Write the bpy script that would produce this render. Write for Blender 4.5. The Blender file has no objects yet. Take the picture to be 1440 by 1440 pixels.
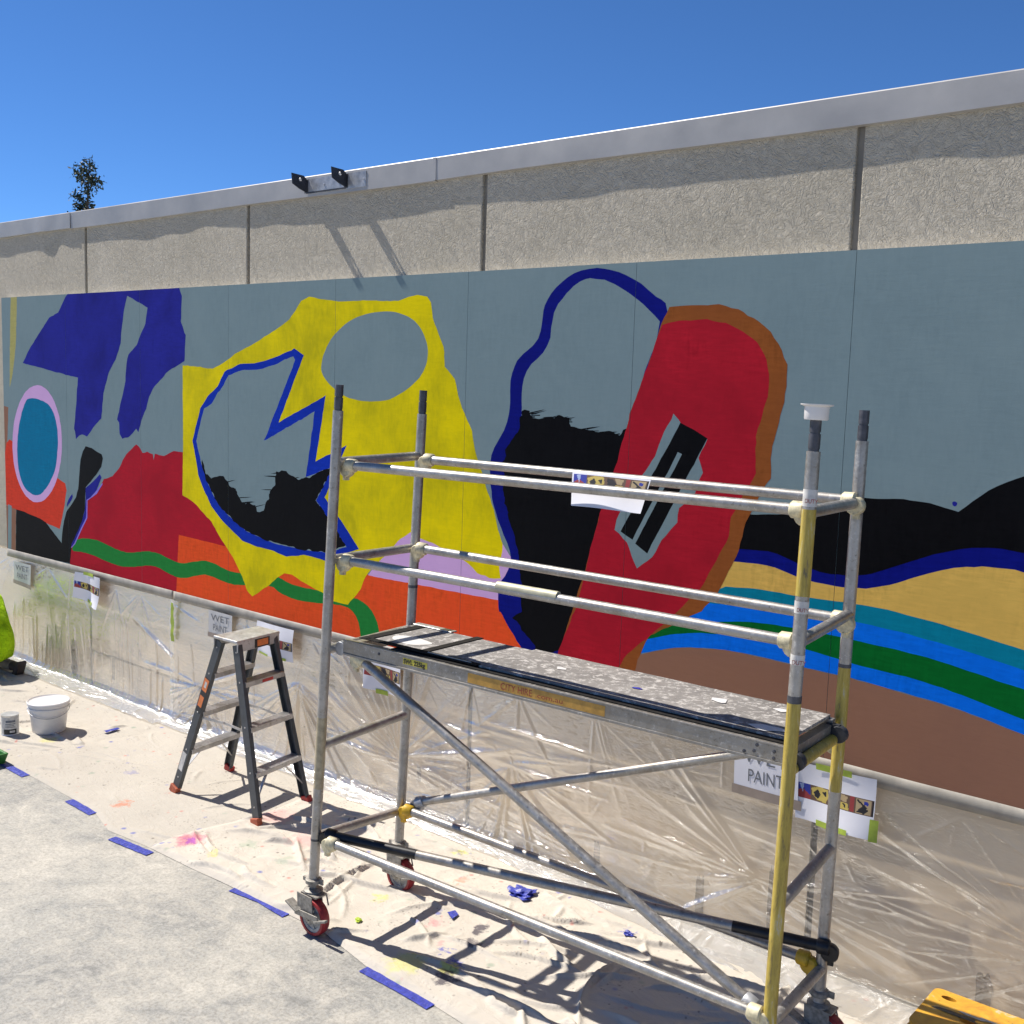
import bpy, bmesh, math, random
import numpy as np
from mathutils import Vector, Matrix
from mathutils.geometry import tessellate_polygon

# ------------------------------------------------------------------ camera, sky, sun, exposure
scene = bpy.context.scene
FPX, YAW, PITCH, ROLL = 1535.5, math.radians(40.0006), math.radians(-6.7482), math.radians(1.7755)
CAM = np.array([3.2967, -4.8881, 2.8203])
_fwd = np.array([-math.sin(YAW)*math.cos(PITCH), math.cos(YAW)*math.cos(PITCH), math.sin(PITCH)])
_right = np.array([math.cos(YAW), math.sin(YAW), 0.0])
_up = np.cross(_right, _fwd)
_r2 = math.cos(ROLL)*_right + math.sin(ROLL)*_up
_u2 = -math.sin(ROLL)*_right + math.cos(ROLL)*_up
cam_data = bpy.data.cameras.new('camera')
cam_data.sensor_width = 36.0
cam_data.lens = FPX/1440*36.0
cam_data.clip_end = 2000
cam = bpy.data.objects.new('camera', cam_data)
scene.collection.objects.link(cam)
M = Matrix.Identity(4)
for i in range(3):
    M[i][0], M[i][1], M[i][2], M[i][3] = _r2[i], _u2[i], -_fwd[i], CAM[i]
cam.matrix_world = M
scene.camera = cam

SUN_DIR = Vector((1.0, 0.182, -1.27)).normalized()      # direction the light travels
world = bpy.data.worlds.new('World'); scene.world = world
world.use_nodes = True
wn = world.node_tree
sky = wn.nodes.new('ShaderNodeTexSky'); sky.sky_type = 'NISHITA'; sky.sun_disc = False
sky.sun_elevation = math.asin(-SUN_DIR.z)
sky.sun_rotation = math.radians(262)
sky.altitude = 5000; sky.air_density = 1.1; sky.dust_density = 0.0; sky.ozone_density = 10.0
hs = wn.nodes.new('ShaderNodeHueSaturation'); hs.inputs['Saturation'].default_value = 1.06; hs.inputs['Value'].default_value = 1.06
wn.links.new(sky.outputs[0], hs.inputs['Color']); wn.links.new(hs.outputs[0], wn.nodes['Background'].inputs[0])
wn.nodes['Background'].inputs[1].default_value = 0.09
sun_data = bpy.data.lights.new('sun', 'SUN'); sun_data.energy = 4.8
sun_data.angle = math.radians(0.5); sun_data.color = (1.0, 0.945, 0.865)
sun = bpy.data.objects.new('sun', sun_data); scene.collection.objects.link(sun)
sun.rotation_euler = SUN_DIR.to_track_quat('-Z', 'Y').to_euler()
sun.location = (-6, -1, 9)
scene.view_settings.view_transform = 'Standard'
scene.view_settings.look = 'None'
scene.view_settings.gamma = 1
scene.view_settings.use_curve_mapping = False
scene.view_settings.exposure = 0.50

# ------------------------------------------------------------------ pixel helpers (a pixel gives a direction only)
def ray(q):
    return _fwd + (q[0]-720)/FPX*_r2 - (q[1]-720)/FPX*_u2
def onz(q, z=0.0):
    d = ray(q); return CAM + (z-CAM[2])/d[2]*d
def ony(q, y=0.0):
    d = ray(q); return CAM + (y-CAM[1])/d[1]*d

# ------------------------------------------------------------------ noise (numpy)
def _hash(ix, iy, seed):
    h = (ix.astype(np.int64)*374761393 + iy.astype(np.int64)*668265263 + seed*974711) & 0xffffffff
    h = ((h ^ (h >> 13))*1274126177) & 0xffffffff
    return ((h ^ (h >> 16)) & 0xffff)/65535.0
def vnoise(x, y, seed=0):
    x = np.asarray(x, float); y = np.asarray(y, float)
    x, y = np.broadcast_arrays(x, y)
    ix, iy = np.floor(x), np.floor(y); fx, fy = x-ix, y-iy
    fx = fx*fx*fx*(fx*(fx*6-15)+10); fy = fy*fy*fy*(fy*(fy*6-15)+10)
    a = _hash(ix, iy, seed); b = _hash(ix+1, iy, seed); c = _hash(ix, iy+1, seed); d = _hash(ix+1, iy+1, seed)
    return (a+(b-a)*fx)*(1-fy) + (c+(d-c)*fx)*fy
def fbm(x, y, seed=0, octv=4):
    s = 0; amp = 0.5
    for k in range(octv):
        s = s + amp*vnoise(np.asarray(x)*2**k, np.asarray(y)*2**k, seed+k*17); amp *= 0.5
    return s
def ridge(x, y, seed=0, k=4.0):
    n = 1-np.abs(2*vnoise(x, y, seed)-1)
    return np.clip(n, 0, 1)**k
def sstep(a, b, x):
    t = np.clip((x-a)/(b-a), 0, 1); return t*t*(3-2*t)

# ------------------------------------------------------------------ materials
def lin(r, g, b):
    f = lambda c: (c/255/12.92) if c <= 10 else ((c/255+0.055)/1.055)**2.4
    return (f(r), f(g), f(b), 1.0)
class NT:
    def __init__(s, name):
        s.m = bpy.data.materials.new(name); s.m.use_nodes = True
        s.t = s.m.node_tree; s.bsdf = s.t.nodes['Principled BSDF']; s.out = s.t.nodes['Material Output']
    def n(s, typ, **kw):
        nd = s.t.nodes.new(typ)
        for k, v in kw.items(): setattr(nd, k, v)
        return nd
    def l(s, a, b): s.t.links.new(a, b)
    def coord(s, scale=(1, 1, 1), rot=(0, 0, 0), kind='Object'):
        tc = s.n('ShaderNodeTexCoord'); mp = s.n('ShaderNodeMapping')
        mp.inputs['Scale'].default_value = scale; mp.inputs['Rotation'].default_value = rot
        s.l(tc.outputs[kind], mp.inputs[0]); return mp.outputs[0]
    def noise(s, vec, scale, detail=4, rough=0.55, dist=0.0):
        nd = s.n('ShaderNodeTexNoise'); nd.inputs['Scale'].default_value = scale
        nd.inputs['Detail'].default_value = detail; nd.inputs['Roughness'].default_value = rough
        nd.inputs['Distortion'].default_value = dist
        s.l(vec, nd.inputs['Vector']); return nd.outputs['Fac']
    def ramp(s, fac, stops):
        r = s.n('ShaderNodeValToRGB'); e = r.color_ramp.elements
        while len(e) < len(stops): e.new(0.5)
        for el, (p, c) in zip(e, stops):
            el.position = p; el.color = c if len(c) == 4 else (*c, 1)
        s.l(fac, r.inputs[0]); return r.outputs[0]
    def mix(s, fac, a, b, mode='MIX'):
        m = s.n('ShaderNodeMix', data_type='RGBA', blend_type=mode)
        for sock, v in ((m.inputs[0], fac), (m.inputs[6], a), (m.inputs[7], b)):
            if hasattr(v, 'default_value') or hasattr(v, 'is_linked'): s.l(v, sock)
            else: sock.default_value = v
        return m.outputs[2]
    def math(s, op, a, b=None, c=None, clamp=False):
        m = s.n('ShaderNodeMath', operation=op, use_clamp=clamp)
        for i, v in enumerate((a, b, c)):
            if v is None: continue
            if hasattr(v, 'is_linked'): s.l(v, m.inputs[i])
            else: m.inputs[i].default_value = v
        return m.outputs[0]
    def bump(s, h, dist=0.01, strength=1.0, prev=None):
        b = s.n('ShaderNodeBump'); b.inputs['Distance'].default_value = dist; b.inputs['Strength'].default_value = strength
        s.l(h, b.inputs['Height'])
        if prev is not None: s.l(prev, b.inputs['Normal'])
        s.l(b.outputs[0], s.bsdf.inputs['Normal']); return b.outputs[0]
    def set(s, **kw):
        for k, v in kw.items():
            k = k.replace('_', ' ')
            if hasattr(v, 'is_linked'): s.l(v, s.bsdf.inputs[k])
            else: s.bsdf.inputs[k].default_value = v
        return s
G = lambda v, a=1: (v, v, v, a)

def simple(name, col, rough=0.6, metal=0.0, var=0.15, scale=12.0, spec=0.5, bumpd=0.0):
    m = NT(name); v = m.coord()
    nz = m.noise(v, scale, 5, 0.6)
    dark = tuple(c*(1-var) for c in col[:3])+(1,); lite = tuple(min(1, c*(1+var)) for c in col[:3])+(1,)
    m.set(Base_Color=m.ramp(nz, [(0.3, dark), (0.7, lite)]), Metallic=metal)
    m.set(Roughness=m.math('MULTIPLY_ADD', nz, 0.25, rough-0.12))
    m.bsdf.inputs['Specular IOR Level'].default_value = spec
    if bumpd: m.bump(nz, bumpd)
    return m.m

def paint(name, col, patch=None, amount=0.0, rough=0.62, var=0.24):
    """matt house paint rolled and brushed on board: brush streaks, thin coverage patches"""
    m = NT(name); v = m.coord((1, 1, 1)); vs = m.coord((2.0, 1, 13.0), (0, 0.35, 0)); vv = m.coord((8.5, 1, 2.4), (0, 0.45, 0))
    st = m.noise(vs, 5.0, 5, 0.6, 0.6); st2 = m.noise(vv, 4.0, 4, 0.6, 0.8); big = m.noise(v, 2.2, 4, 0.6, 0.5)
    f = m.math('ADD', m.math('MULTIPLY', st, 0.35), m.math('MULTIPLY', st2, 0.35)); f = m.math('ADD', f, m.math('MULTIPLY', big, 0.3))
    dark = tuple(c*(1-var) for c in col[:3])+(1,); lite = tuple(min(1, c*(1+var)+0.002) for c in col[:3])+(1,)
    base = m.ramp(f, [(0.36, dark), (0.62, lite)])
    if patch is not None:
        pf = m.math('MULTIPLY_ADD', big, 0.72, m.math('MULTIPLY', st2, 0.28))
        mask = m.ramp(pf, [(0.40, G(0.0)), (0.62, G(amount))])
        base = m.mix(mask, base, patch)
    fine = m.noise(v, 160, 3, 0.6)
    m.set(Base_Color=base, Roughness=m.math('MULTIPLY_ADD', st, 0.22, rough-0.1))
    m.bsdf.inputs['Specular IOR Level'].default_value = 0.05
    m.bump(m.math('ADD', m.math('MULTIPLY', fine, 0.5), st), 0.0006, 0.6)
    return m.m

def m_stucco():
    m = NT('textured_render'); v = m.coord()
    w = m.noise(v, 16, 4, 0.55, 2.2); w2 = m.noise(v, 34, 4, 0.6, 1.6); w3 = m.noise(v, 150, 3, 0.6)
    rg = m.math('SUBTRACT', 1.0, m.math('MULTIPLY', m.math('ABSOLUTE', m.math('SUBTRACT', w, 0.5)), 7.0), clamp=True)
    rg2 = m.math('SUBTRACT', 1.0, m.math('MULTIPLY', m.math('ABSOLUTE', m.math('SUBTRACT', w2, 0.5)), 6.0), clamp=True)
    h = m.math('ADD', m.math('MULTIPLY', rg, 0.75), m.math('ADD', m.math('MULTIPLY', rg2, 0.55), m.math('MULTIPLY', w3, 0.45)))
    big = m.noise(v, 1.3, 5, 0.6, 0.3)
    m.set(Base_Color=m.ramp(big, [(0.3, (0.54, 0.485, 0.38)), (0.7, (0.64, 0.575, 0.46))]), Roughness=0.9)
    m.bsdf.inputs['Specular IOR Level'].default_value = 0.2
    m.bump(h, 0.0064, 1.0)
    return m.m
def m_concrete():
    m = NT('worn_concrete'); v = m.coord()
    a = m.noise(v, 1.3, 9, 0.74, 0.5); b = m.noise(v, 8.0, 9, 0.76, 0.6); c = m.noise(v, 60, 5, 0.7)
    vs = m.coord((1.0, 5.0, 1), (0, 0, 0.5)); sc = m.noise(vs, 7.0, 8, 0.7, 0.4)
    f = m.math('ADD', m.math('MULTIPLY', a, 0.45), m.math('ADD', m.math('MULTIPLY', b, 0.43), m.math('MULTIPLY', sc, 0.12)))
    col = m.ramp(f, [(0.38, (0.20, 0.20, 0.19)), (0.46, (0.345, 0.335, 0.305)), (0.53, (0.455, 0.43, 0.375)), (0.63, (0.585, 0.55, 0.475))])
    hue = m.noise(v, 0.7, 5, 0.6, 0.4)
    col = m.mix(m.ramp(hue, [(0.40, G(0.0)), (0.62, G(0.55))]), col, m.mix(0.5, col, (0.25, 0.27, 0.27, 1)))
    col = m.mix(m.ramp(c, [(0.44, G(0.0)), (0.64, G(0.7))]), col, m.mix(1.0, col, (0.60, 0.585, 0.56, 1), 'MULTIPLY'))
    g2 = m.noise(v, 190, 4, 0.7); col = m.mix(m.ramp(g2, [(0.56, G(0.0)), (0.70, G(0.6))]), col, m.mix(1.0, col, (0.52, 0.5, 0.48, 1), 'MULTIPLY'))
    col = m.mix(m.ramp(m.noise(v, 23, 7, 0.75, 0.4), [(0.55, G(0.0)), (0.68, G(0.5))]), col, (0.58, 0.55, 0.49, 1))
    vo = m.n('ShaderNodeTexVoronoi'); vo.inputs['Scale'].default_value = 9.0; m.l(v, vo.inputs['Vector'])
    spots = m.ramp(vo.outputs['Distance'], [(0.03, G(1.0)), (0.09, G(0.0))])
    sel = m.ramp(m.noise(v, 2.7, 2), [(0.58, G(0.0)), (0.66, G(0.8))])
    col = m.mix(m.math('MULTIPLY', spots, sel), col, (0.10, 0.10, 0.095, 1))
    m.set(Base_Color=col, Roughness=m.math('MULTIPLY_ADD', b, 0.25, 0.62))
    m.bump(m.math('ADD', m.math('MULTIPLY', b, 0.6), m.math('MULTIPLY', c, 0.55)), 0.004, 0.8)
    return m.m
def m_canvas(name, spots, base=(0.445, 0.405, 0.348)):
    m = NT(name); v = m.coord()
    a = m.noise(v, 2.0, 5, 0.6, 0.5); w = m.noise(v, 240, 2, 0.5)
    col = m.ramp(a, [(0.3, tuple(c*0.93 for c in base)), (0.7, tuple(min(1, c*1.04) for c in base))])
    # fine dirt flecks and old paint drops
    for sc, th, c2, amt in ((16, 0.085, (0.17, 0.15, 0.13, 1), 0.85), (9, 0.085, (0.10, 0.13, 0.42, 1), 0.7), (11, 0.075, (0.55, 0.16, 0.13, 1), 0.6), (7, 0.08, (0.20, 0.30, 0.22, 1), 0.5), (38, 0.12, (0.22, 0.19, 0.16, 1), 0.7)):
        vo = m.n('ShaderNodeTexVoronoi'); vo.inputs['Scale'].default_value = sc
        mp = m.coord((1, 1, 0.2), (0, 0, sc*0.31)); m.l(mp, vo.inputs['Vector'])
        sel = m.ramp(m.noise(mp, 3.1, 3), [(0.54, G(0)), (0.60, G(amt))])
        col = m.mix(m.math('MULTIPLY', m.ramp(vo.outputs['Distance'], [(th, G(1)), (th*2.4, G(0))]), sel), col, c2)
    tc = m.n('ShaderNodeTexCoord'); nd = m.n('ShaderNodeTexNoise'); nd.inputs['Scale'].default_value = 16; nd.inputs['Detail'].default_value = 6; nd.inputs['Roughness'].default_value = 0.65
    m.l(tc.outputs['Object'], nd.inputs['Vector'])
    sub = m.n('ShaderNodeVectorMath', operation='SUBTRACT'); m.l(nd.outputs['Color'], sub.inputs[0]); sub.inputs[1].default_value = (0.5, 0.5, 0.5)
    scl = m.n('ShaderNodeVectorMath', operation='SCALE'); m.l(sub.outputs[0], scl.inputs[0]); scl.inputs['Scale'].default_value = 0.24
    add = m.n('ShaderNodeVectorMath', operation='ADD'); m.l(tc.outputs['Object'], add.inputs[0]); m.l(scl.outputs[0], add.inputs[1])
    flat = m.n('ShaderNodeVectorMath', operation='MULTIPLY'); m.l(add.outputs[0], flat.inputs[0]); flat.inputs[1].default_value = (1, 1, 0)
    for (x, y, r, c, op) in spots:
        d = m.n('ShaderNodeVectorMath', operation='DISTANCE'); m.l(flat.outputs[0], d.inputs[0]); d.inputs[1].default_value = (x, y, 0)
        fac = m.n('ShaderNodeMapRange'); fac.inputs['From Min'].default_value = r*0.5; fac.inputs['From Max'].default_value = r
        fac.inputs['To Min'].default_value = op*0.8; fac.inputs['To Max'].default_value = 0
        m.l(d.outputs['Value'], fac.inputs['Value'])
        col = m.mix(fac.outputs[0], col, c)
    m.set(Base_Color=col, Roughness=0.95)
    m.bsdf.inputs['Specular IOR Level'].default_value = 0.1
    cr = m.noise(m.coord((1.0, 2.2, 1), (0, 0, 0.4)), 7.0, 5, 0.6, 1.2)
    crr = m.math('SUBTRACT', 1.0, m.math('MULTIPLY', m.math('ABSOLUTE', m.math('SUBTRACT', cr, 0.5)), 9.0), clamp=True)
    m.bump(m.math('ADD', m.math('MULTIPLY', crr, 0.5), m.math('MULTIPLY', w, 0.25)), 0.004, 0.7)
    return m.m
def m_plastic():
    m = NT('clear_plastic_film'); v = m.coord()
    b = m.noise(m.coord((2.0, 1, 8), (0, -0.1, 0)), 7, 5, 0.6, 0.8); c = m.noise(v, 26, 4, 0.6, 1.2)
    r2 = m.math('SUBTRACT', 1.0, m.math('MULTIPLY', m.math('ABSOLUTE', m.math('SUBTRACT', b, 0.5)), 14.0), clamp=True)
    m.set(Base_Color=(0.88, 0.86, 0.81, 1), Roughness=0.2)
    m.bsdf.inputs['Specular IOR Level'].default_value = 1.0
    m.bump(m.math('ADD', m.math('MULTIPLY', r2, 0.25), m.math('MULTIPLY', c, 0.18)), 0.004, 0.6)
    tr = m.n('ShaderNodeBsdfTransparent'); tr.inputs[0].default_value = (0.975, 0.97, 0.955, 1)
    tl = m.n('ShaderNodeBsdfTranslucent'); tl.inputs[0].default_value = (0.88, 0.82, 0.71, 1)
    df = m.n('ShaderNodeBsdfDiffuse'); ab = m.n('ShaderNodeAttribute'); ab.attribute_name = 'bunch_sky'; bn = ab.outputs['Fac']
    m.l(m.mix(bn, (0.88, 0.82, 0.71, 1), (0.74, 0.80, 0.86, 1)), df.inputs[0])  # bluish tint on the bunched film paints in the reflected sky
    gl = m.n('ShaderNodeBsdfGlossy'); gl.inputs['Roughness'].default_value = 0.15; gl.inputs[0].default_value = (1, 1, 1, 1)
    nrm = m.bsdf.inputs['Normal'].links[0].from_socket
    for q in (gl, df, tl): m.l(nrm, q.inputs['Normal'])
    ms0 = m.n('ShaderNodeMixShader'); ms0.inputs[0].default_value = 0.4; m.l(df.outputs[0], ms0.inputs[1]); m.l(tl.outputs[0], ms0.inputs[2])
    ms1 = m.n('ShaderNodeMixShader'); m.l(m.math('MULTIPLY_ADD', bn, 0.5, 0.13), ms1.inputs[0]); m.l(tr.outputs[0], ms1.inputs[1]); m.l(ms0.outputs[0], ms1.inputs[2])
    fr = m.n('ShaderNodeFresnel'); fr.inputs['IOR'].default_value = 1.5; m.l(nrm, fr.inputs['Normal'])
    ms = m.n('ShaderNodeMixShader'); m.l(m.math('MULTIPLY_ADD', fr.outputs[0], 0.42, 0.010, clamp=True), ms.inputs[0]); m.l(ms1.outputs[0], ms.inputs[1]); m.l(gl.outputs[0], ms.inputs[2])
    m.l(ms.outputs[0], m.out.inputs[0])
    return m.m
def m_alu(name='worn_aluminium', col=(0.43, 0.41, 0.38), metal=0.7, splat=True):
    m = NT(name); v = m.coord()
    a = m.noise(v, 9, 6, 0.65, 0.4); b = m.noise(v, 55, 5, 0.7); st = m.noise(m.coord((3, 3, 40)), 6, 4, 0.6)
    base = m.ramp(a, [(0.3, tuple(c*0.72 for c in col)), (0.55, col), (0.75, tuple(min(1, c*1.12) for c in col))])
    base = m.mix(m.ramp(b, [(0.58, G(0)), (0.68, G(0.7 if splat else 0.3))]), base, (0.64, 0.61, 0.56, 1))
    base = m.mix(m.ramp(b, [(0.30, G(0.8)), (0.42, G(0))]), base, (0.15, 0.13, 0.105, 1))
    base = m.mix(m.ramp(m.noise(v, 4, 5, 0.7, 0.6), [(0.50, G(0)), (0.66, G(0.6))]), base, (0.27, 0.235, 0.185, 1))
    m.set(Base_Color=base, Metallic=m.ramp(b, [(0.5, G(metal)), (0.66, G(0.15))]), Roughness=m.math('MULTIPLY_ADD', st, 0.3, 0.28))
    m.bump(b, 0.0006, 0.6)
    return m.m
def m_yellow_tube():
    m = NT('worn_yellow_paint'); v = m.coord((1, 1, 0.16))
    b = m.noise(v, 40, 7, 0.75, 0.5)
    base = m.ramp(b, [(0.34, (0.16, 0.13, 0.06)), (0.43, (0.40, 0.29, 0.05)), (0.57, (0.52, 0.39, 0.07)), (0.66, (0.50, 0.46, 0.34)), (0.74, (0.52, 0.50, 0.46))])
    m.set(Base_Color=base, Roughness=0.42); m.bump(b, 0.0006, 0.6); return m.m
def m_deck():
    m = NT('paint_splattered_plywood'); v = m.coord()
    a = m.noise(v, 5, 6, 0.65, 0.5); b = m.noise(v, 27, 8, 0.76, 0.4); c = m.noise(v, 70, 3, 0.6)
    base = m.ramp(a, [(0.3, (0.15, 0.138, 0.128)), (0.7, (0.28, 0.26, 0.24))])
    base = m.mix(m.ramp(b, [(0.51, G(0)), (0.60, G(0.9))]), base, (0.60, 0.57, 0.53, 1))
    base = m.mix(m.ramp(b, [(0.33, G(0.7)), (0.42, G(0))]), base, (0.11, 0.105, 0.10, 1))
    base = m.mix(m.math('MULTIPLY', c, 0.3), base, (0.2, 0.19, 0.18, 1))
    m.set(Base_Color=base, Roughness=0.8); m.bump(m.math('ADD', b, m.math('MULTIPLY', c, 0.4)), 0.0015, 0.7); return m.m

MAT = {}
MAT['stucco'] = m_stucco(); MAT['concrete'] = m_concrete(); MAT['plastic'] = m_plastic()
MAT['alu'] = m_alu(); MAT['alu_clean'] = m_alu('step_aluminium', (0.56, 0.55, 0.535), 0.65, False); MAT['beam'] = m_alu('dirty_beam_aluminium', (0.33, 0.31, 0.28), 0.6, True)
MAT['coping'] = simple('coping_sheet_metal', (0.41, 0.395, 0.375, 1), 0.5, 0.15, 0.12, 3.5)
MAT['galv'] = simple('galvanised_steel', (0.42, 0.43, 0.45, 1), 0.5, 0.6, 0.25, 22)
MAT['dark_and_shaded_steel'] = simple('dark_and_shaded_steel', (0.05, 0.052, 0.06, 1), 0.55, 0.3, 0.3, 20)
MAT['sealant'] = simple('joint_sealant', (0.26, 0.235, 0.195, 1), 0.85, 0, 0.15, 6)
MAT['board_edge'] = simple('white_board_edge', (0.78, 0.77, 0.74, 1), 0.8, 0, 0.06, 9)
MAT['board_back'] = simple('raw_fibre_board', (0.40, 0.36, 0.31, 1), 0.9, 0, 0.1, 9)
MAT['yellow_tube'] = m_yellow_tube(); MAT['deck'] = m_deck()
MAT['cream_cast'] = simple('cream_painted_casting', (0.62, 0.55, 0.36, 1), 0.5, 0.1, 0.35, 40)
MAT['yellow_cast'] = simple('yellow_painted_casting', (0.62, 0.38, 0.02, 1), 0.45, 0.0, 0.3, 30)
MAT['black_paint'] = simple('black_paint', (0.018, 0.017, 0.018, 1), 0.38, 0.1, 0.4, 30)
MAT['spigot'] = simple('dark_spigot_metal', (0.10, 0.10, 0.11, 1), 0.5, 0.6, 0.35, 30)
MAT['rust'] = simple('dirty_galvanised_caster', (0.30, 0.28, 0.245, 1), 0.6, 0.4, 0.45, 45)
MAT['red_rubber'] = simple('red_polyurethane', (0.32, 0.025, 0.03, 1), 0.5, 0, 0.35, 30)
MAT['rim'] = simple('grey_wheel_rim', (0.34, 0.34, 0.33, 1), 0.55, 0.2, 0.4, 30)
MAT['black_rubber'] = simple('black_rubber', (0.022, 0.02, 0.018, 1), 0.9, 0, 0.4, 30, 0.15)
MAT['charcoal'] = simple('charcoal_fibreglass', (0.062, 0.068, 0.072, 1), 0.5, 0, 0.25, 18)
MAT['orange_foot'] = simple('orange_rubber', (0.42, 0.10, 0.045, 1), 0.6, 0, 0.3, 25)
MAT['red_foot'] = simple('red_rubber', (0.38, 0.03, 0.025, 1), 0.6, 0, 0.3, 25)
MAT['sticker_orange'] = simple('orange_sticker', (0.72, 0.20, 0.05, 1), 0.5, 0, 0.15, 40)
MAT['sticker_black'] = simple('black_sticker', (0.02, 0.02, 0.02, 1), 0.5, 0, 0.2, 40)
MAT['sticker_white'] = simple('pale_sticker', (0.60, 0.58, 0.54, 1), 0.5, 0, 0.2, 30)
MAT['sticker_red'] = simple('red_sticker', (0.50, 0.05, 0.04, 1), 0.5, 0, 0.2, 30)
MAT['amber'] = simple('faded_amber_sticker', (0.52, 0.28, 0.05, 1), 0.5, 0, 0.3, 25)
MAT['swl_yellow'] = simple('yellow_sticker', (0.62, 0.52, 0.06, 1), 0.5, 0, 0.25, 25)
MAT['ink_red'] = simple('red_ink', (0.33, 0.05, 0.03, 1), 0.6, 0, 0.3, 60)
MAT['ink_black'] = simple('black_ink', (0.02, 0.02, 0.02, 1), 0.6, 0, 0.2, 60)
MAT['ink_grey'] = simple('grey_ink', (0.16, 0.17, 0.19, 1), 0.7, 0, 0.2, 60)
MAT['notice_paper'] = simple('greyed_paper', (0.60, 0.585, 0.56, 1), 0.6, 0, 0.1, 14)
MAT['paper'] = simple('white_paper', (0.80, 0.79, 0.83, 1), 0.85, 0, 0.03, 8)
MAT['blue_tape'] = simple('blue_painters_tape', (0.03, 0.045, 0.34, 1), 0.42, 0, 0.35, 38, 0.6, 0.006)
MAT['green_tape'] = simple('green_masking_tape', (0.36, 0.46, 0.05, 1), 0.55, 0, 0.2, 25)
MAT['beige_tape'] = simple('beige_masking_tape', (0.33, 0.30, 0.25, 1), 0.5, 0, 0.25, 7, 0.5, 0.002)
MAT['white_plastic'] = simple('white_bucket_plastic', (0.72, 0.70, 0.68, 1), 0.42, 0, 0.06, 10)
MAT['tin'] = simple('paint_tin_metal', (0.60, 0.60, 0.60, 1), 0.35, 0.6, 0.12, 16)
MAT['hivis'] = simple('hi_vis_yellow_fabric', (0.50, 0.84, 0.015, 1), 0.9, 0, 0.22, 9, 0.1, 0.09)
MAT['trouser'] = simple('khaki_work_trousers', (0.28, 0.25, 0.20, 1), 0.9, 0, 0.2, 20, 0.2, 0.006)
MAT['boot'] = simple('brown_work_boot', (0.055, 0.038, 0.03, 1), 0.7, 0, 0.3, 25)
MAT['skin'] = simple('skin', (0.50, 0.30, 0.21, 1), 0.55, 0, 0.08, 20)
MAT['hair'] = simple('dark_hair', (0.03, 0.02, 0.015, 1), 0.6, 0, 0.3, 60)
MAT['yellow_stool'] = None
MAT['green_plastic'] = simple('green_plastic', (0.03, 0.17, 0.02, 1), 0.5, 0, 0.25, 20)
MAT['bark'] = simple('bark', (0.10, 0.075, 0.055, 1), 0.9, 0, 0.3, 20)
MAT['leaf'] = simple('leaf', (0.035, 0.055, 0.028, 1), 0.6, 0, 0.45, 30)
MAT['leaf_scrap'] = simple('lime_green_scrap', (0.42, 0.55, 0.04, 1), 0.6, 0, 0.2, 30)
MAT['print_blue'] = simple('print_blue', (0.02, 0.035, 0.30, 1), 0.8); MAT['print_red'] = simple('print_red', (0.30, 0.04, 0.04, 1), 0.8)
MAT['print_yellow'] = simple('print_yellow', (0.55, 0.42, 0.10, 1), 0.8); MAT['print_black'] = simple('print_black', (0.015, 0.015, 0.02, 1), 0.8)
MAT['print_brown'] = simple('print_brown', (0.13, 0.075, 0.05, 1), 0.8); MAT['print_tan'] = simple('print_tan', (0.44, 0.33, 0.18, 1), 0.8)
MAT['print_pale'] = simple('print_pale_blue', (0.34, 0.42, 0.62, 1), 0.8); MAT['print_grey'] = simple('print_grey', (0.40, 0.42, 0.45, 1), 0.8)

# ------------------------------------------------------------------ object helpers (verts are given in world space)
COL = scene.collection
ROOT = {}
def thing(name, label, cat, loc, group=None):
    o = bpy.data.objects.new(name, None); COL.objects.link(o)
    o.location = loc; o.empty_display_size = 0.1; o['label'] = label; o['category'] = cat
    if group: o['group'] = group
    ROOT[o.name] = Vector(loc); return o
def tag(o, label, cat, group=None):
    o['label'] = label; o['category'] = cat
    if group: o['group'] = group
    return o
def obj(name, verts, faces, mat, parent=None, smooth=False, label=None, midx=None):
    """one mesh object; a top-level mesh gets its origin at its base centre"""
    V = np.asarray(verts, float)
    if parent is None:
        off = Vector(((V[:, 0].min()+V[:, 0].max())/2, (V[:, 1].min()+V[:, 1].max())/2, V[:, 2].min()))
    else: off = ROOT[parent.name]
    me = bpy.data.meshes.new(name)
    me.from_pydata((V-np.array(off)).tolist(), [], [list(map(int, f)) for f in faces])
    for mm in (mat if isinstance(mat, (list, tuple)) else [mat]): me.materials.append(MAT[mm] if isinstance(mm, str) else mm)
    if midx is not None: me.polygons.foreach_set('material_index', midx)
    if smooth: me.polygons.foreach_set('use_smooth', [True]*len(me.polygons))
    me.update()
    o = bpy.data.objects.new(name, me); COL.objects.link(o)
    if parent is None: o.location = off
    else: o.parent = parent
    ROOT[o.name] = off
    if label: o['label'] = label
    return o
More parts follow.
